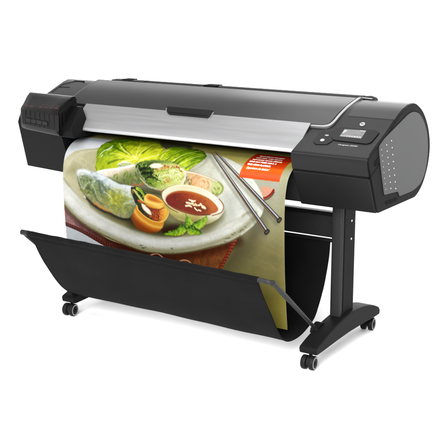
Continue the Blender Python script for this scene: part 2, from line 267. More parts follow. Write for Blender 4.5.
    def r1(x, y, d):
        n = fbm(x*.17, y*.17, 91, 5); m = fbm(x*.45, y*.45, 95, 4)
        t = along(x, y, V("43.6,67.2 33.9,96.2"))
        c = ramp(t+.22*n, [(0, (222, 228, 230)), (.16, (184, 194, 190)), (.38, (142, 152, 124)), (.62, (134, 144, 104)), (.85, (160, 160, 116)), (1, (160, 156, 120))])
        g = np.exp(-((x-V("62.0,89.1")[0][0])**2/120+(y-V("62.0,89.1")[0][1])**2/70))
        c = mix(c, (172, 174, 72), g*.95*(1+m))
        return c*(1+.36*m-.16*np.exp(-d/1.4))[:, None]
    fill(A, roll1, r1, .5)
    blotch(A, V("25.1,73.7 39.2,74.1 41.3,88.7 47.9,95.5 34.0,93.3 25.0,84.9"), [(74, 96, 28), (108, 130, 44), (60, 76, 40), (150, 164, 110), (96, 120, 30)], 60, .6, 1.8, 22, .42, 1.1, 2.4)
    blotch(A, V("53.1,79.9 71.3,77.9 84.7,81.9 77.4,99.3 61.4,101.3 50.2,95.2"), [(150, 156, 40), (184, 182, 62), (116, 128, 34), (138, 146, 50), (196, 190, 96)], 90, .7, 2., 23, .42, 1.1, 2.2)
    for s, w, c in (("29.8,82.5 35.6,85.6 39.9,92.6 47.8,96.4", 2.4, (56, 66, 60)), ("36.8,70.6 42.7,75.5 43.8,82.8 47.0,89.9", 3.2, (70, 84, 78)), ("45.1,76.2 50.8,83.9 51.6,91.3", 2.4, (92, 106, 96)), ("22.8,72.1 29.9,73.2 35.7,74.5", 1.6, (86, 104, 34)), ("21.4,85.4 29.6,87.2 39.0,87.1", 1.4, (92, 112, 34)), ("57.5,86.8 64.1,93.5 62.5,101.2", 1.6, (120, 126, 52))):
        stroke(A, V(s), w, w*.4, c, 2., .42, wob=1.1)
    for s, w in (("17.4,70.8 19.1,68.3 24.9,67.3 30.9,68.5 37.9,68.7 46.1,70.2 54.2,72.9 63.4,75.9 73.5,76.0 82.5,76.7", 2.4), ("18.2,71.7 19.5,77.1 22.7,82.4", 1.3), ("40.3,72.1 48.5,74.0 57.7,79.4 64.5,82.3", 1.4), ("53.1,75.3 62.3,78.5 73.6,79.5", 1.2), ("25.1,83.1 28.7,78.9 31.1,76.8", .8), ("34.6,79.2 38.0,83.5 40.1,88.9", .7), ("48.4,84.2 55.2,87.1 57.2,94.3", .9), ("69.0,81.8 75.7,83.8 81.3,85.9", 1.), ("70.9,92.7 76.7,90.1 82.3,87.6", .8)):
        stroke(A, V(s), w*1.25, w*.5, (226, 233, 236), 1.8, .62, wob=1.1, seed=int(w*10))
    stroke(A, V("17.9,69.8 23.8,67.8 32.1,68.9 41.4,70.2 50.8,72.8 60.0,75.9 71.3,77.2 82.5,78.1"), 4.6, 2.4, (214, 222, 228), 3., .62, wob=1.4, seed=7)
    stroke(A, V("17.9,69.3 20.2,67.7 26.1,67.0 32.0,68.0"), 2.4, 1.8, (242, 244, 246), 1.6, .8, wob=.5)
    blotch(A, V("41.5,73.8 53.1,73.5 57.7,81.3 48.3,87.9 42.7,83.0"), [(84, 98, 100), (104, 120, 116), (70, 84, 84)], 26, .8, 2., 33, .45, 1.2, 2.)
    blotch(A, V("27.5,75.3 80.3,80.5 77.4,99.3 47.7,99.3"), [(176, 190, 160), (200, 206, 176), (96, 112, 50), (80, 96, 60)], 90, .4, 1., 34, .35, .8, 2.)
    blotch(A, V("17.9,68.9 24.9,66.4 32.0,68.4 25.1,73.7 20.4,76.1"), [(248, 250, 250), (210, 216, 216), (216, 190, 140)], 16, .7, 1.5, 24, .7, .7)
    blotch(A, V("32.0,67.5 53.0,70.8 66.8,76.6 53.1,76.3 39.2,72.2"), [(240, 246, 250), (180, 196, 200), (150, 170, 178)], 34, .6, 1.6, 25, .55, .8)
    fill(A, V("33.9,94.8 42.0,96.6 50.0,99.4 55.6,101.6 56.7,103.4 48.7,102.3 40.6,100.1 34.9,97.5"), (204, 152, 86), .9, .85, wob=.4)
    stroke(A, V("27.6,92.2 33.8,96.8 40.6,100.1 47.5,102.3 54.4,103.5 61.1,105.7 70.2,107.0 77.0,105.9"), 2.2, 1.4, (34, 36, 34), 2., .8, wob=.5)
    stroke(A, V("25.2,91.2 26.4,92.2"), 1.4, 1.2, (214, 224, 232), .6, .9)
    # open end of the first roll
    end1 = V("79.1,76.6 84.7,75.5 89.1,76.4 93.5,79.0 96.8,82.3 95.5,89.7 99.7,96.5 106.0,101.2 103.7,105.2 96.1,103.4 88.6,97.0 83.4,89.3 80.2,82.4")
    fill(A, end1, (40, 54, 20), .7, wob=.6)
    blotch(A, end1, [(62, 92, 26), (24, 34, 14), (108, 140, 44), (150, 176, 66), (44, 66, 18)], 60, .8, 1.8, 26, .9, .5)
    stroke(A, V("85.8,76.8 90.2,78.5 94.6,83.4"), 3., 2., (176, 190, 70), .7); stroke(A, V("88.0,77.0 92.4,80.1 95.7,84.2"), 1., 1., (110, 150, 40), .5)
    stroke(A, V("82.5,78.5 85.8,81.7 89.1,85.0 93.4,89.0"), 2., 2.4, (196, 206, 130), .6, .9)
    stroke(A, V("87.3,87.5 92.3,88.7"), 2., 1.6, (214, 100, 44), .5); stroke(A, V("80.8,78.2 81.4,81.3"), 1., 1., (216, 130, 80), .6)
    # carrot ribbon ring: inside, filling, outer band, curl
    inn = V("85.5,91.8 90.0,89.8 95.6,88.8 102.1,88.4 110.8,88.0 116.2,88.8 119.5,90.9 119.8,95.8 116.2,101.5 110.9,104.2 102.4,104.3 94.0,101.3 87.9,97.3")
    def innc(x, y, d):
        n = fbm(x*.35, y*.35, 141, 3); return ramp(along(x, y, V("88.7,96.0 119.2,95.0"))+.12*n, [(0, (60, 44, 18)), (.35, (110, 56, 22)), (.62, (168, 92, 28)), (.76, (222, 150, 58)), (.92, (240, 186, 92)), (1.05, (226, 150, 52))])*(1-.25*np.exp(-d/.8))[:, None]
    fill(A, inn, innc, .5)
    blotch(A, V("96.3,97.9 100.9,93.2 108.6,91.3 113.3,93.9 113.1,99.8 108.1,103.5 101.5,103.4 97.2,101.4"), [(206, 92, 34), (176, 62, 22), (226, 120, 56), (120, 40, 16), (70, 32, 16), (238, 150, 84)], 130, .5, 1.1, 27, .9, .6, 1.6)
    blotch(A, V("84.4,91.0 90.0,90.4 97.5,96.8 101.6,102.7 96.1,102.0 89.6,98.7"), [(30, 44, 16), (56, 80, 26), (14, 20, 10), (84, 110, 40)], 60, .5, 1.2, 28, .9, .5)
    fill(A, V("90.0,89.8 94.0,90.1 98.2,93.0 101.0,96.3 101.5,99.2 99.0,99.4 95.2,97.6 91.6,94.6"), lambda x, y, d: mix((176, 156, 116), (244, 240, 226), d/1.2+.5*fbm(x*.6, y*.6, 8, 2)), .5)
    stroke(A, V("116.6,89.0 119.3,91.3 119.5,95.8 116.2,101.2 111.3,103.8"), 1., 1., (250, 208, 120), .7, .85)
    band = V("80.4,100.4 78.8,105.3 81.6,111.2 87.0,114.7 96.8,116.3 106.5,114.3 112.5,109.6 114.8,104.2 115.5,101.4 110.9,104.4 102.4,104.4 93.9,101.5 87.9,97.5 85.5,92.2 82.5,95.5")
    def bandc(x, y, d):
        ax = smooth(V("85.5,92.6 87.9,97.3 94.0,101.3 102.4,104.3 110.9,104.2 115.7,101.5"), False, 4); dd, _, _ = pathdist(x, y, ax); n = fbm(x*.5+y*.2, y*.2, 101, 4)
        return ramp(dd+.8*n, [(0, (246, 196, 92)), (.7, (232, 160, 56)), (2., (214, 146, 54)), (3.6, (224, 162, 70)), (4.8, (238, 190, 106)), (5.8, (218, 150, 62)), (7.5, (190, 116, 42)), (10.5, (146, 82, 28))])*(1-.14*np.exp(-d/.8))[:, None]
    fill(A, band, bandc, .5)
    stroke(A, V("85.5,92.4 86.0,95.1 88.2,97.4 94.0,101.3 102.4,104.3 110.9,104.2 115.5,101.7"), .9, .8, (252, 210, 116), .6, .9)
    curl = V("93.3,86.9 93.5,83.7 95.1,81.6 98.2,80.1 104.3,80.5 109.9,82.5 113.4,84.3 115.9,84.2 118.3,82.8 122.1,79.9 120.8,83.8 118.8,86.7 116.2,88.9 112.4,91.5 109.0,92.6 100.5,92.7 95.2,90.7")
    def curlc(x, y, d):
        n = fbm(x*.5, y*.5, 3, 3); return ramp(along(x, y, V("107.7,81.0 104.2,93.2"))+.08*n, [(0, (228, 156, 50)), (.22, (214, 142, 44)), (.42, (234, 176, 76)), (.6, (246, 206, 122)), (.8, (236, 184, 88)), (1, (206, 132, 44))])*(1-.12*np.exp(-d/.7))[:, None]
    fill(A, curl, curlc, .45)
    fill(A, V("96.8,83.2 100.1,81.7 105.5,82.7 110.2,85.0 112.6,86.7 107.6,87.3 101.1,86.8 97.4,85.5"), lambda x, y, d: mix((226, 160, 62), (186, 112, 30), d/1.6), .8, .85)
    stroke(A, V("94.6,85.3 95.3,82.4 98.4,80.7 104.0,81.3 109.4,83.1 113.0,85.1 116.7,85.0 121.0,81.6"), .9, .7, (252, 214, 130), .6, .9)
    stroke(A, V("94.5,87.1 98.9,87.7 105.4,88.3 111.9,87.7 117.3,85.6"), 1., .8, (252, 222, 150), .9, .75)
    stroke(A, V("117.3,85.8 119.5,83.8 121.4,81.0"), 1.1, .5, (254, 230, 176), .7, .9)
    stroke(A, V("95.5,91.9 100.9,93.6 108.5,93.6 115.1,90.6"), 1., .8, (120, 58, 18), 1.2, .65)
    # bowl
    bowl = V("112.0,77.8 113.5,75.2 117.2,72.6 124.9,69.5 131.8,68.1 138.8,67.4 145.3,67.6 152.5,68.4 159.8,70.3 166.6,73.0 172.7,76.4 176.9,79.9 177.9,83.2 176.3,87.8 172.2,92.7 166.1,97.0 159.9,99.6 152.7,101.5 142.3,101.6 136.0,100.6 129.2,99.5 122.9,96.3 117.7,90.6 113.9,83.9")
    def bowlc(x, y, d):
        n = fbm(x*.2, y*.2, 111, 3); t = along(x, y, V("117.3,88.9 175.3,87.0"))
        return ramp(t, [(0, (176, 166, 98)), (.25, (206, 196, 138)), (.55, (196, 184, 120)), (.8, (226, 222, 196)), (1, (214, 212, 190))])*(1+.06*n)[:, None]
    fill(A, bowl, bowlc, .5)
    tint(A, V("123.4,97.2 138.1,100.7 156.8,100.9 169.2,95.7 159.0,96.2 140.3,95.9"), (130, 122, 76), .7, 3.5)
    inner = V("113.6,78.0 117.2,74.1 125.0,71.1 131.9,69.4 139.2,68.8 145.4,69.0 152.6,69.9 159.9,71.9 166.1,74.5 171.6,77.9 175.3,81.8 175.3,85.6 172.7,88.2 166.7,90.8 157.0,92.9 147.7,93.2 139.2,92.8 129.9,91.8 122.3,89.7 116.7,85.9 113.7,82.1")
    fill(A, inner, lambda x, y, d: ramp(along(x, y, V("115.2,78.4 175.3,80.1")), [(0, (232, 228, 206)), (.35, (224, 216, 176)), (.75, (232, 228, 208)), (1, (240, 238, 226))]), .5)
    stroke(A, V("114.5,77.2 118.3,73.6 125.0,70.6 132.9,68.7 142.2,68.3 152.6,69.2 160.9,71.4 168.1,74.7 173.8,78.4"), 1.1, 1.1, (246, 244, 230), .7, .8)
    stroke(A, V("172.2,76.2 176.1,79.7 177.1,83.0 175.3,86.7 172.3,88.8 165.2,91.5"), .9, .8, (120, 66, 44), .7, .7)
    stroke(A, V("114.6,74.7 112.3,77.8 113.5,83.0 116.7,87.3 122.2,90.8 129.9,93.1"), .8, .7, (120, 76, 44), .5, .75)
    sauce = V("117.1,83.9 118.4,80.3 122.2,77.0 126.8,75.0 132.1,73.7 139.4,73.2 146.1,73.4 152.8,74.4 159.8,76.2 165.2,78.7 169.3,81.9 171.5,84.9 170.3,87.3 166.7,89.2 160.1,91.4 152.9,92.4 145.7,92.4 139.2,91.7 132.1,90.7 125.2,88.8 119.9,86.8")
    def saucec(x, y, d):
        n = fbm(x*.15, y*.25, 121, 4); t = along(x, y, V("121.5,88.4 159.1,76.8"))
        c = ramp(t+.2*n, [(0, (112, 42, 14)), (.4, (146, 64, 24)), (.75, (166, 90, 40)), (1.1, (186, 114, 62))])
        return c*(1+.12*n)[:, None]
    fill(A, sauce, saucec, .5)
    stroke(A, V("119.5,79.3 125.8,75.9 134.2,74.3 144.6,74.1 154.9,75.9 163.2,78.8 169.3,82.9"), 1.6, 1.6, (198, 128, 64), 1.4, .6)
    stroke(A, V("119.4,86.8 127.9,90.3 138.4,92.2 150.8,92.8 163.2,90.7"), 1.2, 1.2, (90, 30, 8), 1., .7)
    tint(A, V("117.4,81.7 123.8,79.2 130.1,85.5 127.9,89.4 120.5,86.7"), (140, 44, 16), .6, 2.5)
    blotch(A, sauce, [(84, 32, 12), (120, 40, 14), (196, 104, 50)], 26, .4, .9, 29, .6, .6)
    tint(A, V("136.4,84.8 148.9,81.5 161.2,85.3 157.0,90.2 142.6,90.2"), (92, 28, 8), .5, 3)
    R = random.Random(9)
    for s in ("142.2,80.5 145.8,80.8", "145.3,81.9 148.9,80.8", "139.0,83.4 142.7,83.5", "138.5,86.3 142.1,85.3", "141.6,85.9 144.7,86.8", "145.8,84.2 149.4,84.3", "148.4,83.3 149.9,84.5", "151.0,84.8 154.0,83.9", "153.5,82.7 155.1,84.8", "155.1,85.5 158.1,86.2", "147.3,87.0 149.9,89.0", "151.4,88.6 153.5,88.9", "143.7,84.2 146.4,83.4", "156.7,84.8 159.2,85.9"):
        P = V(s)+np.array([R.gauss(0, .3), R.gauss(0, .2)]); stroke(A, P, R.uniform(1.5, 2.1), R.uniform(1.2, 1.8), (196, 150, 96), .6, .8, False)
        stroke(A, P-np.array([.2, .3]), R.uniform(1.2, 1.8), 1.2, (250, 240, 212), .6, .95, False, wob=.5)
    # mint
    tint(A, V("113.1,113.2 118.7,107.3 129.5,104.5 137.8,108.9 127.0,114.9"), (62, 28, 14), .85, 2.)
    def mint(P, axis, seed):
        def f(x, y, d):
            _, t, sd = pathdist(x, y, ax); n = fbm(x*.5, y*.5, seed, 3)
            v = np.sin(t*22+np.abs(sd)*1.3)
            c = ramp(np.clip(.5+.5*n+sd*.12+.12*v, 0, 1), [(0, (56, 92, 16)), (.45, (118, 160, 34)), (1, (188, 214, 84))])
            return c*(1-.22*np.exp(-d/.6))[:, None]
        ax = smooth(axis, False, 4)
        fill(A, P, f, .45, wob=.95, seed=seed); stroke(A, axis, .5, .3, (200, 222, 130), .6, .6)
        blotch(A, P, [(66, 104, 18), (170, 204, 70), (204, 226, 110), (84, 126, 24)], 26, .4, 1., seed, .6, .6, 2.)
    mint(V("159.5,91.3 160.4,95.6 157.9,99.9 153.6,104.4 149.4,106.2 143.2,105.4 140.1,104.0 146.5,99.9 152.8,97.0 157.0,94.1"), V("142.2,104.7 150.6,100.8 159.0,92.6"), 131)
    mint(V("137.7,93.2 140.8,95.3 144.1,97.2 144.8,100.7 141.1,105.3 137.9,106.3 136.8,100.8 138.2,96.7"), V("139.0,105.1 140.2,99.5 138.5,94.3"), 132)
    mint(V("114.2,115.4 118.5,111.9 122.9,110.2 127.2,108.5 130.6,105.3 133.4,101.8 135.5,104.1 137.9,107.4 135.6,111.4 131.3,113.8 121.2,115.6"), V("116.2,114.8 125.0,111.9 133.7,106.7"), 133)
    mint(V("137.9,106.1 141.1,103.9 145.9,103.1 149.5,104.9 154.5,108.4 150.3,110.6 144.5,111.4 140.5,111.2"), V("139.0,106.0 145.2,107.5 152.4,109.0"), 134)
    stroke(A, V("136.5,105.4 139.0,106.5 142.2,105.0"), 1.2, .8, (54, 90, 16), .6, .8)
    # chopsticks
    def chop(P, w0, w1):
        sh = P+np.array([-2.6, 2.4]); stroke(A, sh, w0*.8, w1*1.1, (110, 112, 100), 2.2, .4, False)
        def c(t, s): return ramp(s+.05*np.sin(t*23), [(-1.05, (60, 50, 40)), (-.72, (96, 92, 92)), (-.45, (196, 198, 204)), (-.12, (164, 166, 176)), (.1, (78, 76, 80)), (.4, (52, 46, 44)), (.62, (172, 144, 104)), (.9, (96, 74, 50)), (1.1, (60, 48, 36))])
        stroke(A, P, w0, w1, c, .35, 1, False)
        e = P[-1]; u = (P[-1]-P[0])/np.hypot(*(P[-1]-P[0])); nn = np.array([-u[1], u[0]])
        stroke(A, np.array([e-nn*w1*.28+u*.4, e+nn*w1*.28+u*.4]), w1*.72, w1*.72, (58, 50, 44), .5, 1, False)
        stroke(A, np.array([e-nn*w1*.2+u*.4, e+nn*w1*.2+u*.4]), w1*.25, w1*.25, (128, 112, 92), .6, .8, False)
    chop(V("150.8,26.1 154.9,29.9 158.9,33.3 162.5,36.3 165.8,39.0 168.9,41.3 171.8,43.4 174.6,45.3 177.2,47.1 179.7,48.8 182.1,50.4 184.5,52.0 186.7,53.4 188.8,54.9 190.9,56.3 193.0,57.7 195.0,59.1 196.9,60.5 198.9,61.9 200.8,63.2 202.7,64.6 204.5,66.0 206.4,67.4 208.2,68.8 209.9,70.1 211.7,71.5 213.5,72.9 215.2,74.3 217.0,75.7 218.7,77.0 220.5,78.4 222.2,79.8 223.9,81.2 225.6,82.6 227.3,83.9 229.0,85.3 230.6,86.7"), 1.5, 4.7)
    chop(V("152.1,32.3 155.9,35.9 159.3,39.0 162.3,41.7 165.1,44.1 167.7,46.3 170.2,48.4 172.5,50.3 174.7,52.1 176.7,53.8 178.7,55.5 180.5,57.2 182.3,58.8 184.1,60.5 185.8,62.1 187.5,63.7 189.2,65.4 190.8,67.0 192.4,68.6 194.0,70.3 195.5,71.9 197.1,73.6 198.6,75.2 200.1,76.8 201.6,78.5 203.1,80.1 204.6,81.8 206.0,83.4 207.5,85.1 208.9,86.7 210.4,88.4 211.8,90.1 213.2,91.7 214.6,93.4 216.1,95.0 217.5,96.7 218.9,98.4"), 1.4, 4.9)
    # orange panel
    lab = np.array([[189.4, 19.5], [228.2, 19.5], [228.2, 55.6], [189.4, 55.6]])
    fill(A, lab, lambda x, y, d: ramp(y, [(18, (172, 54, 16)), (34, (198, 72, 18)), (42, (218, 88, 16)), (45, (238, 122, 16)), (50, (234, 108, 16)), (56, (226, 94, 20))])*(1+.04*fbm(x*.5, y*.5, 6, 3))[:, None], .3, curved=False)
    # fine grain of the print
    A.img *= (1+.05*fbm(S*1.6, T*1.6, 201, 2))[..., None]
    q = np.clip(A.img, 0, 255)/255.; g = q.mean(-1, keepdims=True); q = np.clip(g+(q-g)*1.0, 0, 1)
    q = (.5*q+.5*(3*q*q-2*q*q*q))**1.10*np.array([1.0, 1., .99], np.float32); q = np.clip(q, 0, 1)
    return q*255


# ================================================================ materials
def mat(name, base, rough=.5, spec=.3, metal=0., bump=0., bscale=400., var=0., vscale=3., coat=0., rvar=0., stretch=None):
    m = bpy.data.materials.new(name); m.use_nodes = True; nt = m.node_tree; b = nt.nodes['Principled BSDF']
    b.inputs['Base Color'].default_value = (*base, 1); b.inputs['Roughness'].default_value = rough
    b.inputs['Specular IOR Level'].default_value = spec; b.inputs['Metallic'].default_value = metal
    b.inputs['Coat Weight'].default_value = coat; b.inputs['Coat Roughness'].default_value = .15
    tc = nt.nodes.new('ShaderNodeTexCoord')
    if bump:
        n = nt.nodes.new('ShaderNodeTexNoise'); n.inputs['Scale'].default_value = bscale; n.inputs['Detail'].default_value = 3
        nt.links.new(tc.outputs['Object'], n.inputs['Vector'])
        bp = nt.nodes.new('ShaderNodeBump'); bp.inputs['Strength'].default_value = bump; bp.inputs['Distance'].default_value = .001
        nt.links.new(n.outputs['Fac'], bp.inputs['Height']); nt.links.new(bp.outputs['Normal'], b.inputs['Normal'])
    if var or rvar:
        n = nt.nodes.new('ShaderNodeTexNoise'); n.inputs['Scale'].default_value = vscale; n.inputs['Detail'].default_value = 6
        mp = nt.nodes.new('ShaderNodeMapping'); mp.inputs['Scale'].default_value = stretch or (1, 1, 1)
        nt.links.new(tc.outputs['Object'], mp.inputs['Vector']); nt.links.new(mp.outputs['Vector'], n.inputs['Vector'])
        if var:
            r = nt.nodes.new('ShaderNodeValToRGB'); r.color_ramp.elements[0].position = .3; r.color_ramp.elements[1].position = .7
            r.color_ramp.elements[0].color = (*[c*(1-var) for c in base], 1); r.color_ramp.elements[1].color = (*[min(1, c*(1+var)) for c in base], 1)
            nt.links.new(n.outputs['Fac'], r.inputs['Fac']); nt.links.new(r.outputs['Color'], b.inputs['Base Color'])
        if rvar:
            q = nt.nodes.new('ShaderNodeMapRange'); q.inputs['To Min'].default_value = rough-rvar; q.inputs['To Max'].default_value = rough+rvar
            nt.links.new(n.outputs['Fac'], q.inputs['Value']); nt.links.new(q.outputs['Result'], b.inputs['Roughness'])
    return m
M = dict(
    front=mat('charcoal_plastic', (.0070, .0070, .0073), .36, .12, bump=.12, bscale=900, var=.10, rvar=.05),
    chassis=mat('black_chassis', (.008, .008, .008), .6, .06, bump=.1, bscale=700, var=.1),
    shell=mat('black_shell_plastic', (.0034, .0034, .0036), .42, .04, bump=.1, bscale=900, var=.12, rvar=.06),
    hood=mat('smoked_hood_plastic', (.0042, .0038, .0037), .26, .08, var=.12, vscale=9, rvar=.05),
    hoodband=mat('smoked_brown_red', (.013, .0055, .0045), .34, .10, var=.35, vscale=30),
    deck=mat('grey_deck_plastic', (.0145, .0145, .0150), .34, .15, bump=.08, bscale=1100, var=.06, rvar=.04),
    lid=mat('grey_glossy_lid', (.016, .016, .0165), .26, .20, var=.05, rvar=.03),
    side=mat('grey_side_panel', (.052, .052, .053), .5, .16, bump=.15, bscale=1200, var=.05),
    bezel=mat('black_bezel', (.0045, .0045, .0045), .55, .04, bump=.1, bscale=900),
    gloss=mat('gloss_black', (.004, .004, .004), .25, .06),
    silver=mat('brushed_silver', (.335, .335, .34), .36, .5, metal=.85, bump=.05, bscale=500, var=.025, vscale=5, rvar=.05, stretch=(.7, 12, 12)),
    trim=mat('satin_silver_trim', (.25, .25, .25), .4, .4, metal=.8),
    leg=mat('grey_leg_metal', (.014, .014, .0145), .42, .16, bump=.1, bscale=900, var=.06),
    foot=mat('black_foot_metal', (.0044, .0044, .0044), .55, .06, bump=.25, bscale=700, var=.12),
    beam=mat('black_beam_metal', (.010, .010, .0105), .4, .16, bump=.1, bscale=700, var=.1),
    rubber=mat('wheel_rubber', (.006, .006, .006), .5, .10, bump=.2, bscale=600),
    ring=mat('grey_wheel_ring', (.22, .22, .22), .4, .5, var=.1, vscale=60),
    screw=mat('screw_metal', (.6, .6, .6), .3, .5, metal=1.),
    white=mat('white_print', (.72, .72, .72), .4, .3),
    dot=mat('pale_dimple', (.62, .62, .62), .4, .4),
    dimdot=mat('faint_dimple', (.30, .30, .30), .4, .4),
    groove=mat('seam_shadow_gap', (.004, .004, .004), .8, .05),
    paperback=mat('paper_back', (.62, .62, .60), .6, .2),
    textwhite=mat('label_white', (.78, .72, .66), .5, .2),
)
# woven basket cloth
def cloth():
    m = mat('woven_black_cloth', (.0040, .0040, .0041), .8, .03, var=.22, vscale=7)
    nt = m.node_tree; b = nt.nodes['Principled BSDF']; tc = nt.nodes.new('ShaderNodeTexCoord')
    w1 = nt.nodes.new('ShaderNodeTexWave'); w1.bands_direction = 'X'; w1.inputs['Scale'].default_value = 320; w1.inputs['Distortion'].default_value = .4
    w2 = nt.nodes.new('ShaderNodeTexWave'); w2.bands_direction = 'Z'; w2.inputs['Scale'].default_value = 320; w2.inputs['Distortion'].default_value = .4
    ad = nt.nodes.new('ShaderNodeMath'); ad.operation = 'ADD'
    bp = nt.nodes.new('ShaderNodeBump'); bp.inputs['Strength'].default_value = .35; bp.inputs['Distance'].default_value = .0008
    for w, k in ((w1, 0), (w2, 1)):
        nt.links.new(tc.outputs['Object'], w.inputs['Vector']); nt.links.new(w.outputs['Fac'], ad.inputs[k])
    nt.links.new(ad.outputs[0], bp.inputs['Height']); nt.links.new(bp.outputs['Normal'], b.inputs['Normal'])
    b.inputs['Sheen Weight'].default_value = .04; b.inputs['Sheen Roughness'].default_value = .5; b.inputs['Sheen Tint'].default_value = (.35, .35, .36, 1)
    return m
M['cloth'] = cloth()
def screen_mat():
    m = bpy.data.materials.new('display_glow'); m.use_nodes = True; nt = m.node_tree; b = nt.nodes['Principled BSDF']
    b.inputs['Base Color'].default_value = (.02, .02, .02, 1); b.inputs['Roughness'].default_value = .15; b.inputs['Specular IOR Level'].default_value = .4
    n = nt.nodes.new('ShaderNodeTexNoise'); n.inputs['Scale'].default_value = 45; tc = nt.nodes.new('ShaderNodeTexCoord')
    nt.links.new(tc.outputs['Object'], n.inputs['Vector'])
    r = nt.nodes.new('ShaderNodeValToRGB'); r.color_ramp.elements[0].color = (.13, .13, .135, 1); r.color_ramp.elements[1].color = (.24, .24, .245, 1)
    r.color_ramp.elements[0].position = .35; r.color_ramp.elements[1].position = .65
    nt.links.new(n.outputs['Fac'], r.inputs['Fac']); nt.links.new(r.outputs['Color'], b.inputs['Emission Color']); b.inputs['Emission Strength'].default_value = .55
    return m
M['screen'] = screen_mat()
def glow(name, c, s=1.):
    m = bpy.data.materials.new(name); m.use_nodes = True; b = m.node_tree.nodes['Principled BSDF']
    b.inputs['Base Color'].default_value = (.02, .02, .02, 1); b.inputs['Emission Color'].default_value = (*c, 1); b.inputs['Emission Strength'].default_value = s
    return m
def print_mat():
    m = bpy.data.materials.new('printed_glossy_paper'); m.use_nodes = True; nt = m.node_tree; b = nt.nodes['Principled BSDF']
    a = nt.nodes.new('ShaderNodeAttribute'); a.attribute_name = 'ink'
    nt.links.new(a.outputs['Color'], b.inputs['Base Color']); b.inputs['Roughness'].default_value = .32; b.inputs['Specular IOR Level'].default_value = .10
    return m
M['print'] = print_mat()

# ================================================================ object helpers
def empty(name, loc=(0, 0, 0)):
    o = bpy.data.objects.new(name, None); COL.objects.link(o); o.location = loc; o.empty_display_size = .05; return o
def tag(o, label=None, cat=None, group=None, kind=None):
    for k, v in (('label', label), ('category', cat), ('group', group), ('kind', kind)):
        if v: o[k] = v
    return o
def finish(bm, name, m, parent=None, bevel=0., seg=3, ang=32, smooth=True, loc=None):
    bmesh.ops.recalc_face_normals(bm, faces=bm.faces[:])
    me = bpy.data.meshes.new(name); bm.to_mesh(me); bm.free()
    if isinstance(m, (list, tuple)):
        for q in m: me.materials.append(q)
    else: me.materials.append(m)
    for p in me.polygons: p.use_smooth = smooth
    if smooth: me.set_sharp_from_angle(angle=math.radians(ang))
    o = bpy.data.objects.new(name, me); COL.objects.link(o)
    if parent: o.parent = parent
    if loc: o.location = loc
    if bevel:
        md = o.modifiers.new('bevel', 'BEVEL'); md.width = bevel; md.segments = seg; md.limit_method = 'ANGLE'; md.angle_limit = math.radians(ang); md.harden_normals = True
    return o
def prism(bm, ring0, ring1):
    """solid between two equal-length loops of 3-D points"""
    a = [bm.verts.new(p) for p in ring0]; b = [bm.verts.new(p) for p in ring1]; n = len(a)
    bm.faces.new(a); bm.faces.new(b[::-1])
    for i in range(n): bm.faces.new((a[i], b[i], b[(i+1) % n], a[(i+1) % n]))
def crv(P, closed=True, n=6):
    return [tuple(p) for p in smooth(np.array(P, float), closed, n)]
def rnd(P, r, n=4):
    """round every corner of a polygon by r (a number or one per corner)"""
    P = [np.array(p, float) for p in P]; out = []; N = len(P)
    for i in range(N):
        a, b, c = P[i-1], P[i], P[(i+1) % N]; rr = r[i] if isinstance(r, (list, tuple)) else r
        u = (a-b); v = (c-b); lu = np.linalg.norm(u); lv = np.linalg.norm(v); q = min(rr, lu*.48, lv*.48)
        if q < 1e-5: out.append(tuple(b)); continue
        p0 = b+u/lu*q; p2 = b+v/lv*q
        for k in range(n+1):
            t = k/n; out.append(tuple(p0*(1-t)**2+2*b*t*(1-t)+p2*t*t))
    return out
class Frame:
    """a plane along x with slope in y-z: (a, b, h) -> point"""
    def __init__(s, y0, z0, y1, z1):
        l = math.hypot(y1-y0, z1-z0); s.y, s.z, s.d, s.e = y0, z0, (y1-y0)/l, (z1-z0)/l
    def __call__(s, x, w, h=0.): return Vector((x, s.y+w*s.d-h*s.e, s.z+w*s.e+h*s.d))
def SIDE(a, b, h=0.): return Vector((.9405+h, a, b))
def plate(name, P, F, h0, h1, m, parent, bevel=0., **k):
    bm = bmesh.new(); prism(bm, [F(x, w, h0) for x, w in P], [F(x, w, h1) for x, w in P])
    return finish(bm, name, m, parent, bevel, **k)
def extr(name, prof, x0, x1, m, parent, bevel=.004, **k):
    bm = bmesh.new(); prism(bm, [(x0, y, z) for y, z in prof], [(x1, y, z) for y, z in prof])
    return finish(bm, name, m, parent, bevel, **k)
def boxm(bm, x0, x1, y0, y1, z0, z1):
    prism(bm, [(x0, y0, z0), (x1, y0, z0), (x1, y1, z0), (x0, y1, z0)], [(x0, y0, z1), (x1, y0, z1), (x1, y1, z1), (x0, y1, z1)])
def tubem(bm, path, r, n=14, cap=True, flat=1., up=None):
    P = [Vector(p) for p in path]; rings = []
    for i, p in enumerate(P):
        t = (P[min(i+1, len(P)-1)]-P[max(i-1, 0)]).normalized()
        ref = Vector(up) if up else (Vector((0, 0, 1)) if abs(t.z) < .9 else Vector((1, 0, 0)))
        u = t.cross(ref).normalized(); v = t.cross(u).normalized(); rr = r[i] if isinstance(r, (list, tuple)) else r
        rings.append([bm.verts.new(p+u*math.cos(2*math.pi*k/n)*rr*flat+v*math.sin(2*math.pi*k/n)*rr) for k in range(n)])
    for a, b in zip(rings, rings[1:]):
        for k in range(n): bm.faces.new((a[k], a[(k+1) % n], b[(k+1) % n], b[k]))
    if cap: bm.faces.new(rings[0][::-1]); bm.faces.new(rings[-1])
def lathex(bm, prof, cx, cy, cz, n=36):
    """turn (x offset, radius) about an x axis"""
    rings = [[bm.verts.new((cx+x, cy+math.cos(2*math.pi*k/n)*r, cz+math.sin(2*math.pi*k/n)*r)) for k in range(n)] for x, r in prof]
    for a, b in zip(rings, rings[1:]):
        for k in range(n): bm.faces.new((a[k], a[(k+1) % n], b[(k+1) % n], b[k]))
    bm.faces.new(rings[0]); bm.faces.new(rings[-1][::-1])
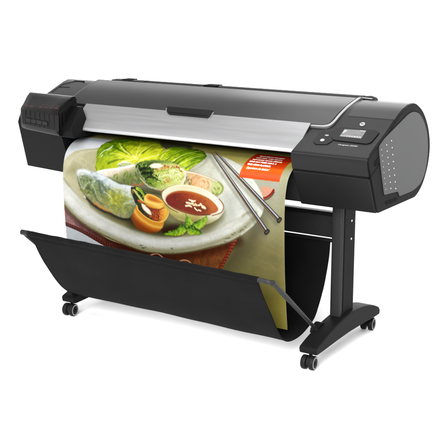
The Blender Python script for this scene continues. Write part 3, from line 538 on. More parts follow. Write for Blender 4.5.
def text_mesh(body, size, shear=0., bold=0., space=1.):
    cu = bpy.data.curves.new('lettering', 'FONT'); cu.body = body; cu.size = size; cu.shear = shear; cu.offset = bold; cu.space_character = space; cu.resolution_u = 3
    o = bpy.data.objects.new('lettering', cu); COL.objects.link(o)
    dg = bpy.context.evaluated_depsgraph_get(); me = bpy.data.meshes.new_from_object(o.evaluated_get(dg))
    V_ = [v.co.copy() for v in me.vertices]; Fc = [tuple(p.vertices) for p in me.polygons]
    bpy.data.objects.remove(o); bpy.data.curves.remove(cu); bpy.data.meshes.remove(me)
    return V_, Fc
def text_obj(name, items, F, m, parent, h):
    """items: (text, x, w, width, cap height, shear, bold); laid on plane or surface F"""
    bm = bmesh.new()
    for body, x, w, width, ht, sh, bo in items:
        V_, Fc = text_mesh(body, 1., sh, bo)
        x0 = min(v.x for v in V_); x1 = max(v.x for v in V_); y1 = .73
        vs = [bm.verts.new(F(x+(v.x-x0)/(x1-x0)*width, w+v.y/y1*ht, h)) for v in V_]
        for f in Fc:
            try: bm.faces.new([vs[i] for i in f])
            except ValueError: pass
    me = bpy.data.meshes.new(name); bm.to_mesh(me); bm.free(); me.materials.append(m)
    o = bpy.data.objects.new(name, me); COL.objects.link(o); o.parent = parent; return o


# ================================================================ the setting: white sweep
bm = bmesh.new()
prof = [(-7, 0.)]+[(6+2.5*math.sin(a), 2.5-2.5*math.cos(a)) for a in [math.pi/2*k/24 for k in range(25)]]+[(8.5, 9.)]
va = [bm.verts.new((-40, y, z)) for y, z in prof]; vb = [bm.verts.new((40, y, z)) for y, z in prof]
for i in range(len(prof)-1): bm.faces.new((va[i], vb[i], vb[i+1], va[i+1]))
fl = finish(bm, 'floor', mat('white_sweep', (.90, .90, .90), .9, .0), ang=60); tag(fl, kind='structure')

# ================================================================ the printer
PR = empty('wide_format_printer')
tag(PR, 'black and silver wide format printer on a wheeled stand with a cloth catch bin', 'printer')
DK = Frame(-.295, .912, -.118, .987)          # control deck plane
UD = Frame(-.118, .987, .13, 1.079)           # upper deck plane
SP = Frame(-.25, .898, -.135, .992)           # silver panel plane

back = [(.14, 1.077), (.18, 1.064), (.24, 1.034), (.305, .966), (.338, .905), (.345, .85), (.327, .786), (.285, .72), (.235, .682), (.19, .667)]
backS = [tuple(p) for p in smooth(np.array([(.09, 1.0765), (.14, 1.0785), (.19, 1.0625), (.25, 1.027), (.306, .967), (.336, .905), (.3445, .85), (.330, .786), (.292, .726), (.245, .688), (.185, .6665), (.10, .667)]), False, 6)][6:61]
deckln = [(-.090, 1.002), (-.045, 1.026), (0., 1.048), (.038, 1.063), (.09, 1.075)]
lip = [(-.306, .888), (-.3065, .897), (-.304, .905), (-.2985, .910), (-.292, .9135)]
# right module: lower case, upper case, seam between
bprof = [(-.205, .679), (-.2885, .8285)]
lower = [(-.2035, .672), (-.2095, .676), (-.2875, .826), (-.25, .829), (.30, .829), (.337, .826), (.327, .786), (.285, .72), (.235, .682), (.19, .667)]
lowerR = extr('control_case_lower', lower, .600, .9385, M['front'], PR, .0035)
upper = [(-.2905, .8335)]+lip+[(-.118, .987)]+deckln+[p for p in backS if p[1] > .84]+[(.338, .8335)]
upR = extr('control_case', upper, .600, .9385, M['front'], PR, .004, ang=24)
bm = bmesh.new(); boxm(bm, .604, .9345, -.283, .33, .826, .836); finish(bm, 'seam', M['groove'], upR)
# a slightly lighter top over the upper deck of the right module
topc = [(-.0405, 1.0300), (0., 1.0500), (.038, 1.0652), (.09, 1.0772), (.14, 1.0792), (.18, 1.0662), (.24, 1.0362), (.305, .968), (.33, .93), (.30, .95), (.235, 1.02), (.18, 1.05), (.09, 1.06), (0., 1.035), (-.03, 1.02)]
extr('rear_deck_cover', topc, .722, .934, M['deck'], PR, .0025)
# side bezel and grey side panel
outline = [(-.3065, .897), (-.2985, .910), (-.2, .955), (-.118, .989)]+[(a, b+.0015) for a, b in deckln]+backS+[(-.19, .672), (-.207, .682)]
bz = plate('side_bezel', outline, SIDE, -.012, .0035, M['bezel'], PR, .003)
pan = rnd([(.125, 1.046), (.200, 1.030), (.262, .980), (.300, .925), (.3165, .846), (.298, .769), (.255, .721), (.170, .700), (.012, .7035), (-.003, .727), (-.146, .738), (-.186, .845), (-.212, .925), (-.212, .948), (-.170, .969), (.075, 1.041)],
          [.05, .05, .05, .05, .05, .05, .05, .05, .01, .012, .01, .05, .05, .03, .04, .06], 6)
sp = plate('side_panel', pan, SIDE, .001, .0068, M['side'], PR, .0016)
gp = [(q[0]+(.003 if q[0] > .05 else -.003), q[1]+(.003 if q[1] > .87 else -.003)) for q in pan]
plate('panel_gap', gp, SIDE, .0005, .0042, M['groove'], bz)
for (t0, t1, dm, r) in (((-.096, .953), (-.033, .745), 'dot', .0031), ((-.144, .943), (-.084, .755), 'dot', .0027), ((-.193, .931), (-.136, .760), 'dimdot', .0028)):
    for k in range(8):
        a = t0[0]+(t1[0]-t0[0])*k/7; b = t0[1]+(t1[1]-t0[1])*k/7; bmx = bmesh.new()
        prism(bmx, [SIDE(a+r*math.cos(t), b+r*math.sin(t), .0060) for t in [2*math.pi*j/12 for j in range(12)]], [SIDE(a+r*.8*math.cos(t), b+r*.8*math.sin(t), .0078) for t in [2*math.pi*j/12 for j in range(12)]])
        finish(bmx, 'dimple', M[dm], sp)
plate('grip_recess', rnd([(-.128, .709), (-.010, .704), (-.009, .688), (-.116, .691)], .003), SIDE, .001, .0045, M['groove'], bz)
plate('latch_slot', rnd([(-.250, .893), (-.206, .904), (-.192, .878), (-.244, .870)], .003), SIDE, .001, .0048, M['groove'], bz)
bm = bmesh.new(); prism(bm, [SIDE(-.286, .8335, .0030), SIDE(-.286, .8305, .0030), SIDE(-.200, .8725, .0030), SIDE(-.202, .8760, .0030)], [SIDE(-.286, .8335, .0042), SIDE(-.286, .8305, .0042), SIDE(-.200, .8725, .0042), SIDE(-.202, .8760, .0042)]); finish(bm, 'seam', M['groove'], bz)

# control panel on the deck
bzl = rnd([(.714, .188), (.730, .203), (.893, .200), (.908, .184), (.905, .106), (.889, .092), (.742, .098), (.721, .115)], .008)
ob = plate('display_bezel', bzl, DK, -.002, .0045, M['gloss'], PR, .002)
btn = rnd([(.655, .150), (.672, .160), (.700, .160), (.722, .182), (.728, .12), (.742, .094), (.728, .062), (.680, .056), (.660, .074)], .007)
ob2 = plate('button_plate', btn, DK, -.002, .0030, M['gloss'], PR, .0015)
scr = plate('screen', [(.7530, .184), (.8490, .188), (.8530, .124), (.7560, .127)], DK, .003, .0052, M['screen'], ob)
R = random.Random(3)
ICW = glow('icon_white', (.85, .85, .85), .9)
for a, b, w_, h_ in ((.756, .176, .014, .006), (.757, .167, .010, .006), (.757, .158, .007, .005), (.825, .183, .022, .003)):
    bmw = bmesh.new(); prism(bmw, [DK(a, b, .0050), DK(a+w_, b, .0050), DK(a+w_, b-h_, .0050), DK(a, b-h_, .0050)], [DK(a, b, .0056), DK(a+w_, b, .0056), DK(a+w_, b-h_, .0056), DK(a, b-h_, .0056)])
    finish(bmw, 'screen_icon', ICW, scr)
for k in range(8):
    a = .7585+k*.0116; c = [(.3, .62, .8), (.8, .45, .3), (.8, .66, .4), (.8, .8, .8), (.75, .8, .9), (.9, .9, .9), (.8, .8, .8), (.75, .75, .72)][k]
    bmx = bmesh.new(); P = rnd([(a, .138), (a+.0085, .138), (a+.0085, .130), (a, .130)], .002)
    prism(bmx, [DK(x, w, .0050) for x, w in P], [DK(x, w, .0056) for x, w in P]); finish(bmx, 'screen_icon', glow('icon_%d' % k, c, .8), scr)
def disc(name, x, w, r, m, parent, h0, h1, F=DK, bev=.0008):
    P = [(x+r*math.cos(t), w+r*math.sin(t)) for t in [2*math.pi*j/28 for j in range(28)]]
    return plate(name, P, F, h0, h1, m, parent, bev)
disc('power_button', .696, .090, .0088, glow('power_lamp', (1, 1, 1), .95), ob2, .002, .0048)
plate('menu_button', rnd([(.690, .133), (.706, .133), (.706, .124), (.690, .124)], .003), DK, .002, .0040, glow('menu_lamp', (.8, .8, .8), .6), ob2, .0006)
text_obj('model_lettering', [('Designjet Z5200', .775, .070, .084, .0075, .25, .0)], DK, mat('grey_lettering', (.40, .40, .40), .4, .3), PR, .0006)
# round badge
BX, BW = .811, .041
BF = Frame(-.118, .987, -.045, 1.0265)
bd = disc('badge', BX, BW, .0112, mat('badge_grey', (.26, .26, .26), .4, .3), PR, -.003, .0030, BF)
text_obj('badge_lettering', [('hp', BX-.0082, BW-.0036, .0160, .0096, .3, .02)], BF, M['gloss'], bd, .0034)

# centre chassis under lid and panel, with the slot the paper leaves by
ch = [(-.203, .680), (-.2100, .684), (-.222, .74), (-.229, .80), (-.222, .818), (-.16, .832), (-.03, .836), (-.03, .880), (-.235, .889), (-.232, .900), (-.13, .985), (-.110, .990), (0., 1.030), (.09, 1.066)]+[(a, b-.004) for a, b in back[:-1]]+[(.19, .668)]
extr('chassis', ch, -.735, .601, M['chassis'], PR, .003)
# left deck
ld = [(-.145, .975), (-.122, .9885), (-.118, .9905), (0., 1.0345), (.085, 1.066), (.12, 1.0755), (.14, 1.0765)]+[(a, b+.0005) for a, b in back[1:6]]+[(.30, .86), (.1, .86)]
extr('left_deck', ld, -.928, -.728, M['deck'], PR, .004)
bm = bmesh.new()
for P in ([(-.905, .10), (-.905, .19), (-.865, .225), (-.86, .238), (-.80, .238)], [(-.80, .238), (-.80, .225)], [(-.905, .16), (-.84, .165)]):
    for a, b in zip(P, P[1:]):
        u = Vector((b[0]-a[0], b[1]-a[1])).normalized(); n = Vector((-u.y, u.x))*.0010
        q = [(a[0]-n.x, a[1]-n.y), (b[0]-n.x, b[1]-n.y), (b[0]+n.x, b[1]+n.y), (a[0]+n.x, a[1]+n.y)]
        prism(bm, [UD(x, w, .001) for x, w in q], [UD(x, w, .0050) for x, w in q])
finish(bm, 'seam', M['groove'], PR)

# silver front panel: rolled lower edge
s1 = [SP(0, w, h) for w, h in ((.158, .0), (.158, .005), (.10, .0065), (.05, .0065), (.012, .0055), (.002, .0045), (-.004, .0015), (-.005, -.002), (-.002, -.005), (.01, -.005))]
extr('silver_panel', [(p.y, p.z) for p in s1], -.598, .5985, M['silver'], PR, .0012)
# big lid: outline with notch for the handle, curved right end
lidP = [(-.722, .004), (-.118, .004), (.118, .004), (.630, .004)]+crv([(.630, .004), (.652, .006), (.668, .018), (.674, .040), (.676, .08)], False, 4)[1:]+[(.680, .16), (.686, .262), (-.722, .262)]
def LD(x, w, h=0.):                                              # gentle crown of the lid
    c = .010*math.sin(math.pi*min(max(w/.262, 0), 1)); return UD(x, w, h+c)
def sheet(name, P, F, h0, h1, m, parent, bevel=.0015, cuts=14):
    """a lid that follows a curved surface: polygon clipped into strips"""
    bm = bmesh.new(); vs = [bm.verts.new((x, w, 0)) for x, w in P]; bm.faces.new(vs)
    ws = [p[1] for p in P]; lo, hi = min(ws), max(ws)
    for k in range(1, cuts):
        w = lo+(hi-lo)*k/cuts
        bmesh.ops.bisect_plane(bm, geom=bm.verts[:]+bm.edges[:]+bm.faces[:], plane_co=(0, w, 0), plane_no=(0, 1, 0))
    r = bmesh.ops.extrude_face_region(bm, geom=bm.faces[:]); top = [v for v in r['geom'] if isinstance(v, bmesh.types.BMVert)]; ts = set(top)
    for v in bm.verts: v.co = F(v.co.x, v.co.y, h1 if v in ts else h0)
    return finish(bm, name, m, parent, bevel, ang=40)
lid = sheet('lid', lidP, LD, .001, .0085, M['lid'], PR)
# thin pale line at the lid's left end
sheet('edge_line', [(-.7262, .002), (-.7236, .002), (-.7236, .262), (-.7262, .262)], LD, .000, .0094, M['trim'], lid, 0)
# dark line under lid front edge
plate('lid_gap', [(-.722, -.003), (.632, -.003), (.632, .004), (-.722, .004)], UD, -.003, .0035, M['groove'], lid)
# trim that runs round the lid's right end
inner = [(.598, -.001), (.632, .0), (.655, .003), (.672, .015), (.679, .04), (.681, .08), (.685, .16), (.690, .255), (.695, .262)]
outer = [(.598, -.013), (.636, -.0125), (.664, -.009), (.682, .004), (.691, .032), (.694, .08), (.699, .16), (.705, .258), (.704, .270)]
ip = crv(inner, False, 5); op = crv(outer, False, 5)
bm = bmesh.new(); ra = []; 
for (a, b) in zip(ip, op):
    ra.append([bm.verts.new(LD(a[0], a[1], .0)), bm.verts.new(LD(a[0], a[1], .0085)), bm.verts.new(LD((a[0]+b[0])/2, (a[1]+b[1])/2, .0105)), bm.verts.new(LD(b[0], b[1], .0085)), bm.verts.new(LD(b[0], b[1], .0))])
for p, q in zip(ra, ra[1:]):
    for k in range(5): bm.faces.new((p[k], q[k], q[(k+1) % 5], p[(k+1) % 5]))
bm.faces.new(ra[0]); bm.faces.new(ra[-1][::-1])
finish(bm, 'lid_trim', M['trim'], PR, ang=50)
# lid handle tab hanging over the silver panel, in a bright surround
tabo = rnd([(-.142, .170), (-.133, .147), (-.112, .1245), (.110, .1245), (.116, .136), (.116, .170)], [.001, .01, .012, .004, .004, .001])
plate('handle_surround', tabo, SP, .003, .0078, M['trim'], PR, .001)
tab = rnd([(-.135, .176), (-.127, .150), (-.107, .1305), (.104, .1305), (.109, .140), (.109, .176)], [.001, .01, .012, .004, .004, .001])
hd = plate('lid_handle', tab, SP, .005, .0125, M['front'], lid, .002)
plate('grip_groove', rnd([(-.118, .146), (-.098, .1385), (.098, .1385), (.100, .143)], .002), SP, .010, .0131, M['groove'], hd)
# rear roll cover seen above the lid
bm = bmesh.new(); tubem(bm, [(-.655, .178, 1.066), (.700, .178, 1.068)], .024, 20)
rc = finish(bm, 'rear_roll_cover', M['deck'], PR)
for x0, x1 in ((-.60, -.545), (-.118, -.045)):
    bm = bmesh.new(); boxm(bm, x0, x1, .150, .205, 1.082, 1.0925); finish(bm, 'roll_latch', M['groove'], rc, .002)
bm = bmesh.new(); boxm(bm, -.655, -.46, .135, .2, 1.070, 1.0885); finish(bm, 'roll_flap', M['bezel'], rc, .003)
bm = bmesh.new(); tubem(bm, [(.700, .176, 1.078), (.735, .170, 1.081), (.760, .160, 1.078), (.772, .150, 1.070)], [.012, .013, .011, .006], 14)
finish(bm, 'roll_end_catch', M['deck'], rc)
bm = bmesh.new(); tubem(bm, [(.70, .150, 1.084), (.752, .142, 1.083)], .003, 8); finish(bm, 'catch_edge', M['trim'], rc)

# ================================================================ left ink module
INK = None
def lerp(a, b, t): return a+(b-a)*t
def ysh(x, bot): # front face plan: bulges to the right
    t = (x+.93)/.38; return lerp(-.195, -.255, t) if bot else lerp(-.250, -.338, t)
# shell: main body
bm = bmesh.new()
def shell_ring(x, zb, inset=0.):
    t = (x+.93)/.38; yb = ysh(x, 1)+inset; yt = ysh(x, 0)+inset; zt = .914
    k = (zb-.68)/(zt-.68); yb = yb+(yt-yb)*k
    r = [(x, yb, zb), (x, yt, zt-.010), (x, yt+.006, zt), (x, lerp(-.20, -.22, t), 1.000 if x > -.7 else .985), (x, -.205, .998 if x > -.7 else .985), (x, -.13, .970), (x, -.13, zb)]
    return r
rings = [shell_ring(x, .68) for x in (-.930, -.602)]
vs = [[bm.verts.new(p) for p in r] for r in rings]
for a, b in zip(vs, vs[1:]):
    n = len(a)
    for i in range(n): bm.faces.new((a[i], b[i], b[(i+1) % n], a[(i+1) % n]))
bm.faces.new(vs[0]); bm.faces.new(vs[-1][::-1])
ink = finish(bm, 'ink_module', M['shell'], PR, .006, ang=25)
bm = bmesh.new(); fl0 = [(-.3195, .868), (-.3245, .900), (-.3190, .9105), (-.228, .9985), (-.206, .9985), (-.198, .868)]
prism(bm, [(-.6035, y, z) for y, z in fl0], [(-.560+(1.0-z)*.36, y-.012 if y < -.3 else y, z) for y, z in fl0])
finish(bm, 'side_flange', M['shell'], ink, .0035, ang=25)
extr('module_back', [(-.140, .681), (-.140, .965), (-.12, .985), (.10, 1.06), (.22, 1.03), (.31, .95), (.335, .86), (.30, .75), (.2, .672)], -.9275, -.732, M['shell'], ink, .006)
# seam line on the front of the module
bm = bmesh.new()
prism(bm, [(-.9285, ysh(-.93, 0)+.007, .862), (-.9285, ysh(-.93, 0)+.0076, .859), (-.605, ysh(-.605, 0)+.0072, .859), (-.605, ysh(-.605, 0)+.0066, .862)],
      [(-.9285, ysh(-.93, 0)+.03, .862), (-.9285, ysh(-.93, 0)+.03, .859), (-.605, ysh(-.605, 0)+.03, .859), (-.605, ysh(-.605, 0)+.03, .862)])
bm.free()
# hood of smoked plastic, lofted along x
def hood_ring(x, g=0.):
    t = (x+.915)/.325
    yf = lerp(-.262, -.352, t); zt = lerp(.983, 1.002, t); zr = lerp(1.041, 1.046, t); yr = lerp(-.180, -.228, t)
    P = [(yf+.014, .872), (yf+.002, .885), (yf, .93), (yf+.003, zt-.014), (yf+.011, zt-.003), (yf+.022, zt+.006), (lerp(yf, yr, .62), lerp(zt, zr, .72)), (yr-.012, zr), (yr, zr+.0005), (yr+.010, zr-.006), (yr+.02, zr-.05), (yr+.02, .90), (yf+.06, .872)]
    return [(x, y+g, z) for y, z in P]
xs = [(-.915, .022, -.010), (-.908, .010, -.004), (-.895, .003, 0), (-.85, 0, 0), (-.75, 0, 0), (-.65, 0, 0), (-.598, 0, 0), (-.590, .003, -.001)]
bm = bmesh.new(); vs = []
for x, g, dz in xs:
    r = hood_ring(x, g); cz = .96; vs.append([bm.verts.new((p[0], p[1], cz+(p[2]-cz)*(1+dz*3))) for p in r])
for a, b in zip(vs, vs[1:]):
    n = len(a)
    for i in range(n): bm.faces.new((a[i], b[i], b[(i+1) % n], a[(i+1) % n]))
bm.faces.new(vs[0]); bm.faces.new(vs[-1][::-1])
hood = finish(bm, 'ink_hood', M['hood'], ink, .003, ang=40)
HF = lambda x, z, h=0.: Vector((x, lerp(-.262, -.352, (x+.915)/.325)-h+max(0, (z-.955))*.05, z))
# cartridge row behind the smoked front: vertical ribs, slot with four keys
rib = bmesh.new()
for k in range(8):
    x = -.880+k*.0385; P = rnd([(x, .900), (x+.030, .900), (x+.030, .970), (x, .970)], .004)
    prism(rib, [HF(a, b, -.003) for a, b in P], [HF(a, b, .0006) for a, b in P])
finish(rib, 'cartridge_ribs', mat('smoked_rib', (.0062, .0058, .0058), .4, .09), hood, .001)
bm = bmesh.new(); P = rnd([(-.852, .911), (-.664, .911), (-.664, .936), (-.852, .936)], .008)
prism(bm, [HF(a, b, -.002) for a, b in P], [HF(a, b, .0022) for a, b in P]); sl = finish(bm, 'cartridge_slot', M['shell'], hood, .0008)
for k in range(4):
    x = -.847+k*.0455; P = rnd([(x, .9150), (x+.040, .9150), (x+.040, .9325), (x, .9325)], .007)
    bm = bmesh.new(); prism(bm, [HF(a, b, .001) for a, b in P], [HF(a, b, .0034) for a, b in P])
    finish(bm, 'cartridge_key', mat('cartridge_key', (.0105, .0105, .011), .4, .1, var=.2, vscale=60), sl, .002)
# reddish cartridge tops showing through the hood's front ridge
def HR(a, q):
    t = (a+.915)/.325; yf = lerp(-.262, -.352, t); zt = lerp(.983, 1.002, t); return Vector((a, yf+.0105+q*.020, zt-.0022+q*.0135))
for k in range(7):
    x = -.872+k*.0405
    if k == 2: continue
    r4 = [HR(x, 0), HR(x+.034, 0), HR(x+.034, .9), HR(x, .9)]; bm = bmesh.new()
    prism(bm, r4, [p-Vector((0, 0, .004)) for p in r4]); finish(bm, 'cartridge_top', M['hoodband'], hood, .001)
# raised steps on the right cheek of the hood
for k, (o0, o1) in enumerate(((.012, .024), (.036, .050))):
    bm = bmesh.new(); A_ = [(-.352+o0+.008, .900), (-.352+o0, .985), (-.235+o0*.6, 1.034), (-.228+o1*.4, 1.034), (-.352+o1+.002, .975), (-.352+o1+.012, .900)]
    prism(bm, [(-.592, y, z) for y, z in A_], [(-.5865+.002*k, y, z) for y, z in A_]); finish(bm, 'hood_step', M['shell' if k else 'hood'], hood, .0015)

# ================================================================ the stand
def make_leg(x0, x1, right):
    bm = bmesh.new(); P = rnd([(x0, -.072), (x1-.004, -.072), (x1-.004, .052), (x0, .052)], [.026, .010, .004, .004], 8)
    prism(bm, [(x, y, .118) for x, y in P], [(x, y, .676) for x, y in P]); o = finish(bm, 'stand_leg', M['leg'], PR, 0, ang=35)
    bm = bmesh.new(); boxm(bm, x1-.006, x1, -.052, .049, .13, .670) if right else boxm(bm, x0-.001, x0+.004, -.04, .049, .13, .670)
    pl = finish(bm, 'side_plate', M['bezel'], o, .0012)
    for z in (.572, .492):
        bm = bmesh.new(); lathex(bm, [(0, .0052), (.0015, .0050), (.0026, .003)], x1 if right else x0-.003, .010, z, 20); finish(bm, 'screw', M['screw'], pl)
    return o
make_leg(.672, .733, True); make_leg(-.622, -.561, False)
def make_foot(x0, x1):
    bm = bmesh.new()
    top = crv([(-.335, .102), (-.26, .124), (-.16, .146), (-.05, .160), (.05, .163), (.15, .153), (.23, .133), (.29, .108)], False, 4)
    P = [(-.322, .068), (-.338, .072), (-.343, .094)]+top[0:]+[(.305, .092), (.302, .070)]+[(.24, .070), (.12, .075), (-.02, .078), (-.14, .075), (-.26, .070)]
    prism(bm, [(x0, y, z) for y, z in P], [(x1, y, z) for y, z in P]); return finish(bm, 'stand_foot', M['foot'], PR, .006, ang=30)
feet = [make_foot(.673, .754), make_foot(-.616, -.540)]
bm = bmesh.new(); P = rnd([(.012, .482), (.012, .572), (.030, .590), (.072, .590), (.072, .482)], [.004, .006, .01, .004, .004])
prism(bm, [(-.572, y, z) for y, z in P], [(.672, y, z) for y, z in P]); cb = finish(bm, 'crossbeam', M['beam'], PR, .001)
bm = bmesh.new(); tubem(bm, [(-.570, .0165, .5735), (.671, .0165, .5735)], .0035, 8); finish(bm, 'beam_edge', M['leg'], cb)

def make_caster(x, y, rot):
    c = empty('caster', (x, y, 0)); c.parent = PR; c.rotation_euler = (0, 0, rot)
    r = .0302
    for s in (-1, 1):
        bm = bmesh.new(); q = [(0, r-.004), (.0015, r-.001), (.004, r), (.0175, r), (.0205, r-.0015), (.022, r-.004)]
        lathex(bm, [((.007+a)*s, b) for a, b in q], 0, -.012, r, 40); w = finish(bm, 'wheel', M['rubber'], c)
        bm = bmesh.new(); n = 40; o = (.0295)*s; rr = []
        for (dx, ra) in ((-.002*s, r-.0040), (.0006*s, r-.0042), (.0012*s, r-.0060), (.0006*s, r-.0085), (-.002*s, r-.0088)):
            rr.append([bm.verts.new((o-.0005*s+dx, -.012+math.cos(2*math.pi*k/n)*ra, r+math.sin(2*math.pi*k/n)*ra)) for k in range(n)])
        for a, b in zip(rr, rr[1:]):
            for k in range(n): bm.faces.new((a[k], a[(k+1) % n], b[(k+1) % n], b[k]))
        finish(bm, 'wheel_ring', M['ring'], w)
        bm = bmesh.new(); lathex(bm, [(.020*s, .0105), (.0302*s, .0100), (.0312*s, .0080), (.0314*s, .002)], 0, -.012, r, 24); finish(bm, 'hub_cap', M['bezel'], w)
    bm = bmesh.new()
    for (x0, x1, z0, z1, y0, y1) in ((-.0055, .0055, .022, .060, -.036, .012),):
        P = crv([(-.034, .026), (-.030, .044), (-.014, .056), (.008, .060), (.014, .050), (.004, .030), (-.012, .020)], True, 4)
        prism(bm, [(x0, a, b) for a, b in P], [(x1, a, b) for a, b in P])
    finish(bm, 'caster_fork', M['rubber'], c, .001)
    bm = bmesh.new(); tubem(bm, [(0, .002, .050), (0, .002, .088)], .0065, 14); finish(bm, 'stem', M['rubber'], c)
    return c
make_caster(.712, -.312, .06); make_caster(.714, .270, .10); make_caster(-.585, -.306, .10); make_caster(-.588, .270, .0)

# ================================================================ catch bin
RL = Vector((-.655, -.540, .451)); RR = Vector((.636, -.540, .424))
bm = bmesh.new(); tubem(bm, [RL, RR], .0088, 18); rod = finish(bm, 'front_rod', M['beam'], PR)
bm = bmesh.new(); tubem(bm, [RL+Vector((-.010, 0, 0)), RL+Vector((.030, 0, 0))], .0125, 18); finish(bm, 'rod_cap', M['beam'], rod)
bm = bmesh.new(); tubem(bm, [(.588, -.540, .4250), (.628, -.540, .4242)], .0100, 18); finish(bm, 'rod_collar', M['leg'], rod)
bm = bmesh.new()
e = RR+Vector((.004, 0, 0))
tubem(bm, crv([(.618, -.540, .4244), (.634, -.542, .4244), (.650, -.532, .418), (.656, -.512, .402)], False, 5)+[tuple(Vector((.656, -.512, .402)).lerp(Vector((.677, -.190, .126)), k/8)) for k in range(1, 9)],
      [.0092]*16+[.0108, .0110, .0104, .0098, .0092, .0088, .0086, .0085], 16, flat=.8)
arm = finish(bm, 'bin_arm', M['leg'], PR)
bm = bmesh.new(); lathex(bm, [(-.009, .009), (-.008, .0115), (.008, .0115), (.009, .009)], .652, -.530, .418, 24); finish(bm, 'elbow_joint', M['beam'], arm)
bm = bmesh.new(); P = rnd([(-.225, .120), (-.15, .134), (-.150, .150), (-.170, .156), (-.215, .142)], .006); prism(bm, [(.661, a, b) for a, b in P], [(.695, a, b) for a, b in P]); finish(bm, 'arm_socket', M['foot'], arm, .002)
bm = bmesh.new()
tubem(bm, crv([(-.640, -.540, .4505), (-.652, -.541, .4505), (-.654, -.530, .442), (-.650, -.512, .424)], False, 5)+[tuple(Vector((-.650, -.512, .424)).lerp(Vector((-.612, -.190, .130)), k/8)) for k in range(1, 9)], .0105, 16, flat=.8)
finish(bm, 'bin_arm', M['beam'], PR)
bm = bmesh.new(); tubem(bm, [(-.572, .098, .445), (.672, .098, .445)], .009, 14); finish(bm, 'rear_rod', M['beam'], PR)
# cloth: sagging trough from the front rod to the rear rod
prof = [(-.5405, .4285), (-.530, .405), (-.500, .345), (-.455, .270), (-.408, .194), (-.364, .141), (-.315, .107), (-.25, .094), (-.167, .100), (-.075, .131), (-.03, .180), (.007, .239), (.050, .315), (.080, .380), (.096, .438)]
cp = smooth(np.array(prof), False, 6); NX = 150; NV = len(cp)
lc = np.r_[0, np.cumsum(np.hypot(*np.diff(cp, axis=0).T))]; lc /= lc[-1]
bm = bmesh.new(); grid = []
for j in range(NV):
    y, z = cp[j]; t = lc[j]
    xl = -.606+.034*min(1, max(0, t-.16)/.26)+.018*min(1, max(0, (t-.46)/.10)); xr = .592+.012*min(1, t/.2)-.012*max(0, (t-.8)/.2)
    jn = cp[min(j+1, NV-1)]-cp[max(j-1, 0)]; jn /= np.hypot(*jn); row = []
    for i in range(NX+1):
        u = i/NX; x = xl+(xr-xl)*u
        tilt = .5*(.027)*(1-2*u)*(1-t)**1.0                       # front rod sits a little higher on the left
        env = math.sin(math.pi*min(max(t, 0), 1))*(1-.8*math.exp(-((t-.52)/.14)**2))
        w = env*(.0022*math.sin(x*9+t*5)+.0012*math.sin(x*23-t*9)+.0018*math.sin((x*4+t*3))+.0010*math.sin(x*41+t*2)*math.exp(-((t-.1)/.15)**2))
        row.append(bm.verts.new((x, y-jn[1]*w, z+jn[0]*w+tilt)))
    grid.append(row)
for a, b in zip(grid, grid[1:]):
    for i in range(NX): bm.faces.new((a[i], a[i+1], b[i+1], b[i]))
cl = finish(bm, 'bin_cloth', M['cloth'], PR, ang=180); md = cl.modifiers.new('thick', 'SOLIDIFY'); md.thickness = .0022; md.offset = 0
bm = bmesh.new(); N = 60
tubem(bm, [tuple(Vector((-.618, -.540, .4503)).lerp(Vector((.589, -.540, .4252)), k/N)+Vector((0, 0, .0007*math.sin(k*.9)))) for k in range(N+1)], [.0122+.0005*math.sin(k*1.7) for k in range(N+1)], 18)
finish(bm, 'rod_sleeve', M['cloth'], cl)
bm = bmesh.new(); tubem(bm, [(-.606, -.5345, .4262), (.589, -.5345, .4010)], .0016, 6); finish(bm, 'sleeve_hem', M['cloth'], cl)
# hems along both open sides of the cloth
for side in (0, NX):
    pts = [tuple(Vector(v)) for v in []]
for sgn in (-1, 1):
    pts = []
    for j in range(1, NV-1):
        y, z = cp[j]; t = lc[j]; xl = -.606+.034*min(1, max(0, t-.16)/.26)+.018*min(1, max(0, (t-.46)/.10)); xr = .592+.012*min(1, t/.2)-.012*max(0, (t-.8)/.2)
        u = 0 if sgn < 0 else 1; pts.append(((xl+.004) if sgn < 0 else (xr-.004), y, z+.5*.027*(1-2*u)*(1-t)))
    bm = bmesh.new(); tubem(bm, pts, .0026, 6); finish(bm, 'side_hem', M['cloth'], cl)

# ================================================================ the printed sheet
U = 200.
pctrl = [(-.06, .856), (-.12, .857), (-.19, .850), (-.255, .832), (-.30, .797), (-.322, .745), (-.33, .68), (-.331, .6), (-.325, .45), (-.312, .3), (-.292, .14)]
pc = smooth(np.array(pctrl), False, 12); pl = np.r_[0, np.cumsum(np.hypot(*np.diff(pc, axis=0).T))]
pn = np.gradient(pc, axis=0); pn /= np.hypot(pn[:, 0], pn[:, 1])[:, None]; pn = np.stack([pn[:, 1], -pn[:, 0]], 1)   # outward is +normal when negated below
def on_sheet(s, t, h=0.):
    l = np.clip(t/U, 0, pl[-1]); y = np.interp(l, pl, pc[:, 0]); z = np.interp(l, pl, pc[:, 1]); ny = np.interp(l, pl, pn[:, 0]); nz = np.interp(l, pl, pn[:, 1])
    return -.588+s/U, y+ny*h, z+nz*h
SW = 235.6; TH = pl[-1]*U; NS, NT = 720, 562
s = np.linspace(0, SW, NS); t = np.linspace(0, TH, NT); Sg, Tg = np.meshgrid(s, t)
ink_rgb = paint(Art(Sg, Tg))/255.
lin = np.where(ink_rgb <= .04045, ink_rgb/12.92, ((ink_rgb+.055)/1.055)**2.4)*0.315
SHT = empty('printed_sheet', (0, -.06, .856)); tag(SHT, 'glossy printed food photograph on wide paper curling out of the printer', 'poster')
